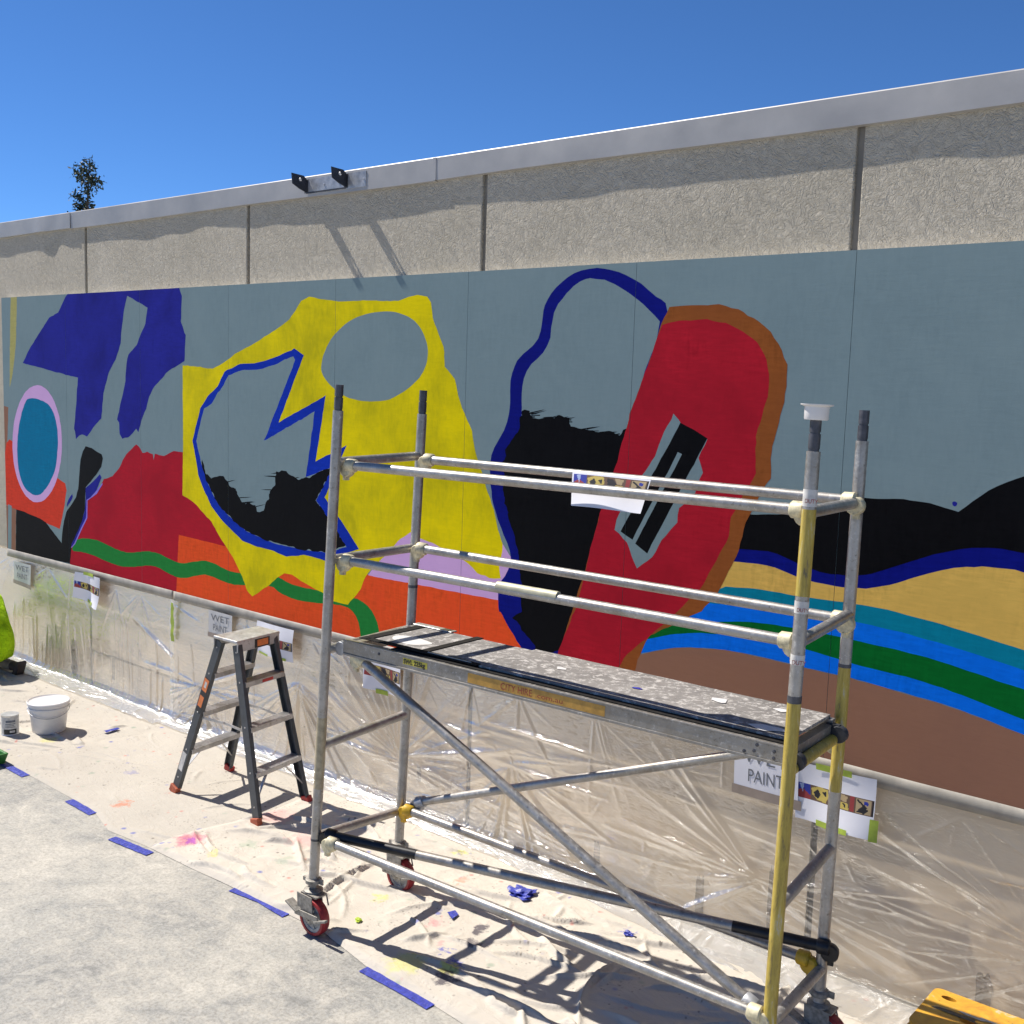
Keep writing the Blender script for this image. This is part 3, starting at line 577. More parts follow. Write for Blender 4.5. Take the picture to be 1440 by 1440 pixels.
shape('sienna', px('C', [(811, 205), (900, 200), (1010, 197), (1090, 215), (1170, 265), (1220, 310), (1265, 380), (1288, 440), (1285, 530), (1260, 650), (1225, 770), (1222, 900), (1180, 960), (1120, 1080), (1090, 1190), (1040, 1300), (1000, 1370), (940, 1440)]) + px('J', [(460, -20), (430, 35), (410, 85), (390, 190), (60, 110)]) + px('C', [(415, 1440), (470, 1270), (530, 1040), (600, 830), (650, 640), (705, 490), (780, 275)]), 'sienna brown surround', 0, 0.004)
shape('red', px('C', [(783, 278), (850, 262), (960, 258), (1040, 270), (1110, 310), (1170, 350), (1205, 420), (1215, 480), (1210, 570), (1180, 670), (1160, 730), (1162, 880), (1100, 990), (1060, 1060), (1050, 1140), (1000, 1230), (950, 1330), (880, 1400), (840, 1445)]) + px('J', [(365, 60), (340, 100), (300, 150), (60, 110), (78, 40)]) + px('C', [(440, 1400), (470, 1270), (530, 1040), (600, 830), (650, 640), (705, 490), (750, 370)]), 'red upright form', 0, 0.004)
shape('grey', px('C', [(830, 640), (860, 680), (965, 740), (930, 820), (945, 880), (905, 980), (850, 1020), (840, 1080), (780, 1150), (740, 1220), (680, 1265), (660, 1220), (640, 1160), (590, 1110), (595, 1070), (640, 980), (700, 890), (750, 810), (790, 710)]), 'blue grey opening in the red form', 0, 0.004)
shape('black', px('C', [(855, 675), (910, 705), (965, 738), (720, 1205), (672, 1165), (862, 802), (845, 795), (660, 1150), (612, 1115), (800, 780)]), 'black bars in the red form', 0, 0.002)
rb = random.Random(8)
for line, n_ in ((px('C', [(235, 640), (300, 655), (404, 660), (450, 702), (540, 718), (610, 720)]), 26), (px('B', [(150, 845), (218, 845), (290, 942), (345, 960)]), 14), (px('B', [(385, 945), (420, 880), (440, 825), (520, 850)]), 12)):
    for k in range(n_):
        t = rb.uniform(0, len(line)-1.001); i = int(t); f = t-i; x_ = line[i][0]*(1-f)+line[i+1][0]*f; y_ = line[i][1]*(1-f)+line[i+1][1]*f
        L_, w_, a_ = rb.uniform(8, 22), rb.uniform(0.4, 1.1), rb.choice((1.42, -1.62))+rb.uniform(-.12, .12); ux, uy = math.sin(a_), -math.cos(a_); y_ -= rb.uniform(-2, 2.5)
        shape('black', [(x_, y_-w_), (x_+ux*L_*0.6, y_+uy*L_*0.6-w_*0.7), (x_+ux*L_, y_+uy*L_), (x_+ux*L_*0.6, y_+uy*L_*0.6+w_*0.7), (x_, y_+w_)], None, 0, 0.001)
shape('purple', ell(1342, 709, 3.4, 3.6, 10), 'small blue paint drip', 0, 0.004)

# ---- steel bracket fixed to the coping
br = thing('steel_bracket', 'galvanised bracket with two drilled lugs coloured dark for shade on the roof coping', 'bracket', (-2.45, WY-0.02, 4.04))
YB = WY-0.0285
MB().box(-2.72, -2.14, YB-0.003, YB+0.003, 4.052, 4.150).build('back_plate', 'galv', br)
MB().box(-2.735, -2.33, YB-0.0062, YB-0.0032, 4.054, 4.064).build('arm', 'dark_and_shaded_steel', br)
for xx in (-2.735, -2.33):
    n = 16; cy, cz, rr = YB-0.058, 4.142, 0.012
    outl = [(YB-0.004, 4.062), (YB-0.066, 4.080), (YB-0.124, 4.106), (YB-0.132, 4.174), (YB-0.030, 4.170), (YB-0.004, 4.150)]
    hole = [(cy+rr*math.cos(a), cz+rr*math.sin(a)) for a in np.linspace(0, 2*math.pi, n, endpoint=False)]
    t3 = tessellate_polygon([[Vector((a, b, 0)) for a, b in outl], [Vector((a, b, 0)) for a, b in hole]])
    V = [(xx, a, b) for a, b in outl+hole]
    lug = obj('lug', V, t3, 'dark_and_shaded_steel', br); md = lug.modifiers.new('t', 'SOLIDIFY'); md.thickness = 0.006; md.offset = 0  # dark colour carries the shade on the lug sides turned from the sun
    MB().box(xx-0.018, xx+0.018, YB-0.0065, YB-0.0035, 4.058, 4.146).build('lug_foot', 'dark_and_shaded_steel', br)
for xx in (-2.55, -2.4, -2.16):
    MB().lathe((xx, YB-0.003, 4.10), (0, -1, 0), [(0.007, 0), (0.007, 0.003), (0.004, 0.004)], 10).build('bolt', 'galv', br)

# ---- plastic film hung below the mural
def crease_field(X, Hh, items):
    """sum of straight creases (x, h, angle, length, width, height, skew) on grid X (nx,1) x Hh (1,nt)"""
    D = np.zeros((X.shape[0], Hh.shape[1])); xs = X[:, 0]; hs = Hh[0]
    for (x, h, an, L, w, amp) in items:
        c, s_ = math.cos(an), math.sin(an); x2, h2 = x+c*L, h+s_*L; m_ = w*3
        i0, i1 = np.searchsorted(xs, [min(x, x2)-m_, max(x, x2)+m_]); j0, j1 = np.searchsorted(hs, [min(h, h2)-m_, max(h, h2)+m_])
        if i1 <= i0 or j1 <= j0: continue
        dx_ = xs[i0:i1, None]-x; dh = hs[None, j0:j1]-h
        t = (dx_*c+dh*s_)/L; d = -dx_*s_+dh*c
        d = d + 0.007*np.sin(t*4+x*40)*L
        ww = w*(0.55+0.9*np.clip(t, 0, 1))
        tap = np.clip(t/0.08, 0, 1)*np.clip((1-t)/0.45, 0, 1)
        D[i0:i1, j0:j1] = np.maximum(D[i0:i1, j0:j1], amp*tap*np.clip(1-np.abs(d)/ww, 0, 1)**1.3)
    return D
def film(name, x0, x1, seed, label, y_end):
    nx = int((x1-x0)/0.0082); nt = 150
    X = np.linspace(x0, x1, nx)[:, None]; T = np.linspace(0, 1, nt)[None, :]
    pth = np.array([(-0.0015, 1.066), (-0.0018, 1.03), (-0.003, 0.985), (-0.008, 0.75), (0.000, 0.40), (0.006, 0.15), (0.000, 0.07), (-0.030, 0.028), (-0.10, 0.020), (-0.22, 0.017)])
    s = np.r_[0, np.cumsum(np.hypot(*np.diff(pth, axis=0).T))]; s /= s[-1]
    Y = np.interp(T, s, pth[:, 0])+0*X; Z = np.interp(T, s, pth[:, 1])+0*X
    flo = sstep(0.84, 0.94, T)                      # 1 on the floor
    down = sstep(0.06, 0.25, T); hgt = T*1.25
    rr = random.Random(seed); U = rr.uniform; items = []
    # tension fans below each piece of tape
    xx = x0
    while xx < x1:
        for _ in range(6):
            w = U(0.008, 0.016); items.append((xx+U(-.03, .03), U(0.075, 0.11), U(0.15, math.pi-0.15), U(0.15, 0.6), w, w*U(.35, .8)))
        xx += U(0.35, 0.8)
    # upright folds running to the floor (left part)
    xx = x0
    while xx < min(x1, -3.3):
        h0 = U(0.3, 0.8); w = U(0.010, 0.022); items.append((xx, h0, math.pi/2+U(-.14, .10), 1.20-h0+U(-.05, .1), w, w*U(.4, .95))); xx += U(0.03, 0.13)
    # straight fans pulled from pinched points
    for cx, ch, n_, lo, hi in ((-3.95, 0.70, 22, -0.6, 3.6), (-1.68, 0.74, 44, -3.3, 0.35), (-2.75, 0.45, 20, 0.4, 2.7), (-4.25, 0.98, 14, -0.7, 0.6), (-0.75, 0.55, 16, -0.4, 2.8),
                               (0.90, 0.72, 34, 2.45, 4.0), (0.95, 0.74, 14, -0.5, 0.5), (2.35, 0.60, 20, 2.5, 3.9), (-0.05, 1.0, 10, 2.9, 3.5)):
        for _ in range(int(n_*1.25) if cx < -0.5 else int(n_*0.85)):
            w = U(0.010, 0.032); items.append((cx+U(-.03, .03), ch+U(-.03, .03), U(lo, hi), U(0.3, 1.15), w, w*U(.4, 1.0)))
    for _ in range(65):
        w = U(0.009, 0.026); items.append((U(max(x0, -1.5), max(x1, -1.4)), U(0.25, 1.05), U(-.16, .16)+(math.pi if U(0, 1) < .5 else 0), U(0.25, 1.1), w, w*U(.3, .85)))
    for _ in range(int((x1-x0)*9)):
        w = U(0.008, 0.014); items.append((U(x0, x1), U(0.1, 1.0), U(0, 6.28), U(0.08, 0.25), w, w*U(.25, .7)))
    d = crease_field(X, hgt, items)
    d = d + (0.030*(fbm(X*1.7, hgt*2.1, seed+20, 3)-0.35)+0.012*(vnoise(X*6.5+hgt*1.2, hgt*1.5, seed+21)-0.4))*down*(1-flo) + 0.0022*(fbm(X*11, hgt*11, seed+30, 3)-0.5)
    fl = []
    xx = x0
    while xx < x1:
        w = U(0.010, 0.02); fl.append((xx+U(-.05, .05), 1.0+U(-.02, .06), math.pi/2+U(-1.0, 1.0), U(0.12, 0.30), w, w*U(.4, .9)))
        w = U(0.010, 0.018); fl.append((xx, U(1.07, 1.24), U(-.35, .35)+(math.pi if U(0, 1) < .5 else 0), U(0.2, 0.8), w, w*U(.4, .9)))
        xx += 0.07
    fold_floor = crease_field(X, hgt, fl)+0.006*fbm(X*6, hgt*9, seed+33, 3)
    d = d*sstep(0.055, 0.13, T)
    Y = Y - d*(1-flo*0.85); Z = Z + flo*fold_floor
    ye = y_end(X)+0.05*(fbm(X*2.1, X*0, seed+50, 3)-0.5)
    Y = Y + flo*np.clip((T-0.84)/0.16, 0, 1)*(ye+0.22)
    V = np.stack([X+0*T+0.004*(fbm(X*5, hgt*5, seed+60, 2)-.5), Y, Z], -1).reshape(-1, 3)
    o = obj(name, V, grid_faces(nx, nt), 'plastic', None, True)
    at = o.data.attributes.new('bunch_sky', 'FLOAT', 'POINT')          # layered film at the floor; also drives its painted bluish sky reflection
    at.data.foreach_set('value', (sstep(0.80, 0.90, T)*(0.45+0.55*vnoise(X*3.1, hgt*4, seed+70))+0*X).reshape(-1).astype(np.float32))
    return tag(o, label, 'plastic sheet')
film('plastic_sheet', -7.9, -4.33, 11, 'clear plastic film with upright folds hanging below mural behind the white bucket', lambda X: -0.21+0*X)
film('plastic_sheet', -4.38, 3.3, 57, 'clear plastic film with slanting creases hanging below mural behind ladder and scaffold', lambda X: -0.16-0.16*sstep(-1, 1.2, X))

# masking tape that holds the film to the foot of the mural
def strip_tape(name, x0, x1, z0, z1, label, seed, mat='beige_tape'):
    nx = int((x1-x0)/0.03); X = np.linspace(x0, x1, nx)
    V = []
    for i, xx in enumerate(X):
        w = 0.004*(vnoise(xx*3, 0, seed)-.5)
        for j, t in enumerate((0, .5, 1)):
            z = z0+(z1-z0)*t + (w if j < 2 else w*0.3)
            V.append((xx, -0.0042-0.0014*float(vnoise(xx*9, j*2.0, seed))-0.0012*(2-j), z))
    o = obj(name, V, grid_faces(nx, 3), mat, None, True); md = o.modifiers.new('t', 'SOLIDIFY'); md.thickness = 0.0008
    return tag(o, label, 'tape')
strip_tape('masking_tape', -7.19, -4.34, 1.000, 1.073, 'beige masking tape along foot of mural left of plastic seam', 3)
strip_tape('masking_tape', -4.33, 3.3, 1.000, 1.073, 'beige masking tape along foot of mural right of plastic seam', 7)

# ---- canvas drop cloths on the ground
edge_px = [(-60, 1042), (5, 1072), (35, 1087), (100, 1122), (135, 1145), (152, 1168), (205, 1190), (270, 1222), (325, 1247), (405, 1286), (455, 1312), (515, 1360), (605, 1410), (660, 1446), (760, 1500)]
EW = np.array([onz(q)[:2] for q in edge_px])
def near_edge(x): return np.interp(x, EW[:, 0], EW[:, 1], left=EW[0, 1], right=EW[-1, 1]) + 0.012*(vnoise(np.asarray(x)*2.3, 0.5, 3)-.5)
def cloth(name, xa, xb, seed, label, amp, spots, lift=0.0, base=(0.51, 0.47, 0.405)):
    """xa, xb: functions of t (0 = near edge, 1 = at the wall) giving the side edges"""
    nt = 150; nx = int(abs(xb(0)-xa(0))/0.009)
    T = np.linspace(0, 1, nt)[None, :]; S = np.linspace(0, 1, nx)[:, None]
    X = xa(T)*(1-S)+xb(T)*S
    Yn = near_edge(X); Y = Yn*(1-T)+(-0.07)*T
    rr = random.Random(seed); U = rr.uniform; h = np.zeros_like(X+0*Y)
    xlo, xhi = float(X.min()), float(X.max())
    def fold(x, y, an, L, w, a_, bend):
        c, s_ = math.cos(an), math.sin(an); dx_ = X-x; dy_ = Y-y
        t = (dx_*c+dy_*s_)/L; d = -dx_*s_+dy_*c+bend*np.sin(t*3.1)*L+0.005*(fbm(X*6, Y*6, seed+5, 2)-.5)
        tap = np.clip(t/0.25, 0, 1)*np.clip((1-t)/0.3, 0, 1)
        return a_*tap*np.exp(-(d/w)**2*np.where(d > 0, 3.0, 1.0))
    for _ in range(int((xhi-xlo)*19*min(1.6, amp))):
        h = np.maximum(h, fold(U(xlo, xhi), U(-1.4, -0.2), U(-.6, .6)+(math.pi if U(0, 1) < .5 else 0) if U(0, 1) < .7 else U(0, 6.28), U(0.12, 0.7), U(0.010, 0.021), U(0.008, 0.026)*amp, U(-.16, .16)))
    h = h + amp*(0.014*fbm(X*3.2, Y*3.2, seed+9, 4)+0.0022*ridge(X*9+fbm(X*4, Y*4, seed, 2)*2, Y*9, seed+7, 3))
    edge = np.minimum(np.minimum(S, 1-S)*nx*0.009/0.05, T*1.4/0.035); edge = np.clip(edge, 0, 1)
    side = np.clip(np.minimum(S, 1-S)*nx*0.009/0.02, 0, 1); ned = np.clip(T*1.4/0.03, 0, 1)
    far = 1-sstep(0.78, 0.90, T)
    Z = 0.0012+(0.0033+lift)*ned+h*(0.12+0.88*edge)*(0.25+0.75*far)
    V = np.stack([X, Y+0*S, Z], -1).reshape(-1, 3)
    o = obj(name, V, grid_faces(nx, nt), m_canvas('canvas_'+str(seed), [], base), None, True)
    loc = o.location
    o.data.materials[0] = m_canvas('canvas_'+str(seed), [(q[0]-loc.x, q[1]-loc.y, r, c, op) for q, r, c, op in spots], base)
    return tag(o, label, 'drop cloth')
gz = lambda a, b: onz((a, b))[:2]
BLU = (0.03, 0.05, 0.42, 1); MAG = (0.55, 0.03, 0.14, 1); LIM = (0.62, 0.60, 0.06, 1); GRN = (0.16, 0.34, 0.20, 1); ORG = (0.62, 0.16, 0.06, 1); DRK = (0.025, 0.02, 0.05, 1); PNK = (0.70, 0.30, 0.30, 1)
cloth('drop_cloth', lambda t: -8.2+0*t, lambda t: -4.35+0.28*t, 21, 'cream canvas drop cloth under the white bucket', 0.9,
      [(gz(68, 1042), 0.08, LIM, 0.45)], 0.0)
cloth('drop_cloth', lambda t: -4.42+0.30*t, lambda t: -2.26+0.10*t, 35, 'smooth cream canvas drop cloth under the stepladder', 0.42,
      [(gz(172, 1133), 0.06, ORG, 0.7), (gz(186, 1088), 0.05, BLU, 0.35), (gz(45, 1045), 0.05, LIM, 0.4)], 0.004)
cloth('drop_cloth', lambda t: -2.30+0.08*t-0.03*np.sin(t*9), lambda t: 3.2+0*t, 48, 'wrinkled paint-spotted canvas drop cloth under the scaffold', 1.45,
      [(gz(268, 1185), 0.11, MAG, 0.7), (gz(268, 1187), 0.05, (0.25, 0.03, 0.45, 1), 0.7), (gz(350, 1192), 0.08, GRN, 0.35), (gz(385, 1150), 0.16, PNK, 0.55), (gz(425, 1186), 0.11, PNK, 0.6), (gz(398, 1215), 0.07, GRN, 0.3),
       (gz(302, 1207), 0.04, LIM, 0.5), (gz(570, 1362), 0.12, LIM, 0.55), (gz(632, 1371), 0.06, LIM, 0.8), (gz(536, 1270), 0.05, LIM, 0.6), (gz(648, 1203), 0.05, LIM, 0.6), (gz(614, 1302), 0.06, PNK, 0.8), (gz(622, 1330), 0.045, PNK, 0.7), (gz(625, 1343), 0.04, BLU, 0.8), (gz(644, 1366), 0.04, BLU, 0.85), (gz(640, 1360), 0.03, BLU, 0.7),
       (gz(674, 1314), 0.06, DRK, 0.95), (gz(660, 1332), 0.065, DRK, 0.85), (gz(628, 1382), 0.075, DRK, 0.95), (gz(645, 1245), 0.05, ORG, 0.5), (gz(884, 1316), 0.045, BLU, 0.8), (gz(784, 1258), 0.03, BLU, 0.7), (gz(805, 1266), 0.02, BLU, 0.7), (gz(700, 1195), 0.05, LIM, 0.35)], 0.0085, (0.575, 0.525, 0.45))

# ================================================================== SCAFFOLD TOWER
SO = np.array([-0.826, -1.429, 0.0]); SW, SL = 0.617, 2.394
_c, _s = math.cos(0.081), math.sin(0.081)
ez = np.array([0.009, 0.027, 1.0]); ez /= np.linalg.norm(ez)
ex_ = np.array([_c, _s, 0.0]); ex_ = ex_-ez*(ex_@ez); ex_ /= np.linalg.norm(ex_); ey = np.cross(ez, ex_)
def sp(x, y, z): return SO+ex_*x+ey*y+ez*z
def sq(q, yl):               # pixel direction -> point on the tower's upright plane at depth yl
    d = ray(q); t = ((SO-CAM)@ey+yl)/(d@ey); return CAM+t*d
tower = thing('scaffold_tower', 'aluminium mobile scaffold tower with guard rails and red wheels', 'scaffold', tuple(SO))
R0 = 0.0254
def lerp(a, b, t): return np.asarray(a)*(1-t)+np.asarray(b)*t
posts = {'FL': (sq((477.5, 541), 0), sq((441, 1238), 0)), 'RL': (sq((595.5, 549), SW), sq((561, 1186), SW)),
         'FR': (sq((1148, 586), 0), sq((1078, 1490), 0)), 'RR': (sq((1216, 577), SW), sq((1151, 1411), SW))}
def on_post(k, ypx):
    t, b = posts[k]
    # point of the post axis that shows at pixel row ypx (bisection along the axis)
    lo, hi = 0.0, 1.3
    for _ in range(40):
        m = (lo+hi)/2; p_ = lerp(t, b, m)-CAM
        yy = 720-FPX*(p_@_u2)/(p_@_fwd)
        if yy < ypx: lo = m
        else: hi = m
    return lerp(t, b, lo)
def seg(k, y0, y1, mat, label=None, r=R0, name='post_sleeve'):
    b = MB().tube(on_post(k, y0), on_post(k, y1), r, 18)
    return autosmooth(b.build(name, mat, tower, label=label))
for k, (t, b) in posts.items():
    ax = (b-t)/np.linalg.norm(b-t)
    sp_end = t+ax*0.125
    m = MB(); m.tube(t, t+ax*0.055, 0.0205, 16); m.tube(t+ax*0.055, t+ax*0.062, 0.0175, 16); m.tube(t+ax*0.062, t+ax*0.115, 0.0212, 16); m.tube(t+ax*0.115, sp_end, 0.0195, 16)
    autosmooth(m.build('spigot', 'spigot', tower))
    m = MB(); m.tube(sp_end, b, R0, 18); autosmooth(m.build('post', 'alu', tower))
# coloured lengths of the posts
seg('FR', 716, 838, 'yellow_tube', 'length of worn yellow paint', R0+0.0006)
seg('FR', 986, 1475, 'yellow_tube', 'lower length of worn yellow paint', R0+0.0006)
seg('RR', 936, 1112, 'yellow_tube', 'length of worn yellow paint', R0+0.0006)
MAT['dull'] = simple('dull_yellowed_metal', (0.44, 0.37, 0.24, 1), 0.5, 0.2, 0.3, 30)
seg('FL', 1008, 1108, 'dull', 'faded yellowish length', R0+0.0004)
seg('FR', 978, 988, 'spigot', None, R0+0.0012); seg('RR', 933, 938, 'spigot', None, R0+0.0012)
seg('RL', 822, 826, 'spigot', None, R0+0.0012); seg('FL', 1178, 1181, 'spigot', None, R0+0.0012)
seg('FR', 688, 712, 'sticker_white', 'worn pink and white sticker', R0+0.0008)
seg('FR', 845, 862, 'sticker_white', 'worn white sticker', R0+0.0008)
seg('FR', 920, 934, 'sticker_white', 'worn white sticker', R0+0.0008)
def wrap_text(k, ypx, txt, size, mat):
    c = on_post(k, ypx); toc = CAM-c; toc -= ez*(toc@ez); toc /= np.linalg.norm(toc); xd = np.cross(ez, toc)
    text_part('lettering', txt, c+toc*(R0+0.0018)-xd*size*0.85, xd, ez, size, mat, tower, 0.8)
wrap_text('FR', 933, 'DUTY', 0.024, 'ink_red'); wrap_text('FR', 707, 'DUTY', 0.022, 'ink_red'); wrap_text('FR', 859, 'DUTY', 0.020, 'ink_red')

def tube_part(name, a, b, r, mat, label=None, n=16):
    return autosmooth(MB().tube(a, b, r, n).build(name, mat, tower, label=label))
def clamp(c, d, mat='cream_cast', s=1.0, parent=None):
    """cast claw: a ring round the tube with a jaw below and a trigger"""
    d = np.asarray(d, float)/np.linalg.norm(d); side = np.cross(d, ez); side /= np.linalg.norm(side)
    m = MB()
    m.lathe(c-d*0.028*s, d, [(0.027*s, 0), (0.033*s, 0.006*s), (0.034*s, 0.05*s), (0.028*s, 0.056*s)], 16)
    e = c+d*0.028*s
    m.lathe(e-ez*0.02*s, side, [(0.034*s, -0.020*s), (0.038*s, -0.016*s), (0.038*s, 0.016*s), (0.034*s, 0.020*s)], 16)
    m.obox(e-ez*0.052*s+d*0.006, d*0.013*s, side*0.010*s, ez*0.022*s)
    m.tube(e-ez*0.055*s-side*0.02*s, e-ez*0.055*s+side*0.02*s, 0.006*s, 8)
    return autosmooth(m.build('rail_claw', mat, parent or tower), 45)
# transoms (rungs of the end frames)
for (a, ya), (b, yb) in [(('FL', 650), ('RL', 641)), (('FL', 787), ('RL', 770)), (('FL', 914), ('RL', 884)), (('FL', 1049), ('RL', 1004)), (('FL', 1176), ('RL', 1140)),
                         (('FR', 720), ('RR', 707)), (('FR', 903), ('RR', 864)), (('FR', 1084), ('RR', 1033)), (('FR', 1275), ('RR', 1192)), (('FR', 1442), ('RR', 1362))]:
    A, B = on_post(a, ya), on_post(b, yb)
    y_ = a == 'FR' and ya == 1084
    tube_part('rung', A, B, 0.0235, 'yellow_tube' if y_ else 'alu', 'yellow painted rung' if y_ else None)
# guard rails front and rear, top and middle; claws hook over the rungs
for yl, (q0, q1), mat in [(0.05, ((497, 655), (1118, 716.5)), 'cream_cast'), (SW-0.05, ((606, 647), (1190, 703)), 'cream_cast'),
                          (0.05, ((492, 789), (1102, 900)), 'cream_cast'), (SW-0.05, ((596, 772), (1176, 869)), 'cream_cast')]:
    A, B = sq(q0, yl), sq(q1, yl); d = (B-A)/np.linalg.norm(B-A)
    tube_part('guard_rail', A, B, 0.0225, 'alu')
    clamp(A-d*0.012, -d, mat); clamp(B+d*0.012, d, mat)
# yellow tape on one rail
A, B = sq((700, 824), 0.05), sq((785, 839), 0.05); MAT['pale_yellow'] = simple('pale_yellow_tape', (0.56, 0.52, 0.36, 1), 0.5, 0.2, 0.2, 20)
r_ = tube_part('tape_wrap', A, B, 0.0229, 'pale_yellow', 'yellow tape on guard rail')
# lower ledgers and braces
def brace(q0, y0, q1, y1, c0='cream_cast', c1='cream_cast', name='brace', r=0.0225, black=None):
    A, B = sq(q0, y0), sq(q1, y1); d = (B-A)/np.linalg.norm(B-A); L = np.linalg.norm(B-A)
    o = tube_part(name, A, B, r, 'alu')
    for c, cc in ((A, c0), (B, c1)): clamp(c, d if c is B else -d, cc, 1.0)
    if black:
        for a, b in black: tube_part('black_sleeve', A+d*L*a, A+d*L*b, r+0.0012, 'black_paint', 'black wrapped end')
    return o
brace((468, 1186), -0.01, (1062, 1424), -0.01, 'cream_cast', 'cream_cast', 'ledger')
brace((575, 1140), SW-0.02, (1130, 1347), SW-0.02, 'yellow_cast', 'yellow_cast', 'ledger')
brace((466, 1175), 0.02, (1158, 1331), SW-0.03, 'black_paint', 'black_paint', 'plan_brace', 0.0235, [(0.0, 0.20), (0.84, 1.0)])
brace((508, 928), 0.065, (1054, 1410), 0.065, 'cream_cast', 'galv', 'diagonal_brace', 0.0235)
brace((592, 1128), SW+0.02, (1165, 1042), SW+0.02, 'galv', 'cream_cast', 'diagonal_brace', 0.0225)
# castors
def castor(c, trail, r=0.094, fork_top=None):
    """c: bottom end of the post axis; wheel rolls along x, axle along y"""
    w = np.array([c[0]+trail[0], c[1]+trail[1], r]); ft = min(c[2]-0.03, 2*r+0.032)
    g = MB(); b_ = np.array([c[0], c[1], ft])
    g.lathe(np.array([c[0], c[1], c[2]-0.012]), (0, 0, 1), [(0.033, 0), (0.042, 0.004), (0.042, 0.022), (0.034, 0.026)], 16)
    g.obox(np.array([c[0]-0.048, c[1]-0.012, c[2]]), (0.014, 0, 0), (0, 0.006, 0), (0, 0, 0.010)); g.obox(np.array([c[0]+0.050, c[1]+0.008, c[2]+0.004]), (0.014, 0, 0), (0, 0.004, 0), (0, 0, 0.014))
    g.tube(np.array([c[0], c[1], c[2]-0.012]), b_, 0.019, 12); g.lathe(b_-np.array([0, 0, 0.012]), (0, 0, 1), [(0.05, 0), (0.05, 0.008), (0.036, 0.016)], 18)
    root = autosmooth(g.build('castor', 'rust', tower))
    f = MB(); f.obox(b_-np.array([-trail[0]*0.4, -trail[1]*0.4, 0.016]), (0.058, 0, 0), (0, 0.038, 0), (0, 0, 0.004))
    for s in (-1, 1):
        yy = w[1]+s*0.034
        outl = [(b_[0]-0.05, b_[2]-0.012), (b_[0]+0.062, b_[2]-0.012), (w[0]+0.030, w[2]-0.012), (w[0]+0.012, w[2]-0.030), (w[0]-0.014, w[2]-0.028), (b_[0]-0.046, w[2]+0.045)]
        n = len(outl); V = [(a, yy-0.0025, b) for a, b in outl]+[(a, yy+0.0025, b) for a, b in outl]
        f.add(V, [tuple(range(n)), tuple(range(2*n-1, n-1, -1))]+[(k, n+k, n+(k+1) % n, (k+1) % n) for k in range(n)])
    f.tube(w+np.array([0, -0.05, 0]), w+np.array([0, 0.05, 0]), 0.009, 10)
    f.tube(np.array([b_[0]+0.066, b_[1]+0.03, b_[2]-0.02]), np.array([b_[0]+0.082, b_[1]+0.03, b_[2]-0.075]), 0.004, 8)
    autosmooth(f.build('fork', 'rust', root), 35)
    br_ = MB(); br_.obox(np.array([w[0]-0.105, w[1]-0.048, w[2]+0.045]), (0.042, 0, -0.016), (0, 0.024, 0), (0.004, 0, 0.004)); br_.obox(np.array([w[0]+0.100, w[1]-0.044, w[2]+0.022]), (0.045, 0, 0.018), (0, 0.010, 0), (-0.003, 0, 0.005)); br_.obox(np.array([w[0]-0.01, w[1]-0.047, w[2]+0.02]), (0.09, 0, 0.004), (0, 0.003, 0), (-0.002, 0, 0.016))
    bevel(br_.build('brake_lever', 'rust', root), 0.002)
    wh = MB(); wh.lathe(w-np.array([0, 0.020, 0]), (0, 1, 0), [(0.026, -0.006), (0.026, 0.0), (0.055, 0.006), (0.060, 0.001), (0.076, 0.001), (0.076, 0.039), (0.060, 0.039), (0.055, 0.034), (0.026, 0.040), (0.026, 0.046)], 28)
    whl = autosmooth(wh.build('wheel_rim', 'rim', root))
    for k in range(5):
        a = k*2*math.pi/5; mm = MB().obox(w+np.array([0.043*math.cos(a), -0.0165, 0.043*math.sin(a)]), (0.014*math.cos(a), 0, 0.014*math.sin(a)), (0, 0.003, 0), (-0.006*math.sin(a), 0, 0.006*math.cos(a))); mm.build('spoke', 'rim', root)
    ty = MB(); ty.lathe(w-np.array([0, 0.024, 0]), (0, 1, 0), [(0.076, 0.0), (0.090, 0.0), (r-0.003, 0.006), (r, 0.016), (r, 0.032), (r-0.003, 0.042), (0.090, 0.048), (0.076, 0.048), (0.076, 0.0)], 32, caps=(False, False))
    autosmooth(ty.build('tyre', 'red_rubber', root))
castor(posts['FL'][1], (0.045, -0.03)); castor(posts['RL'][1], (0.03, -0.01))
for k in ('FR', 'RR'):
    t, b = posts[k]; castor(lerp(t, b, (t[2]-0.262)/(t[2]-b[2])), (0.04, 0.0))

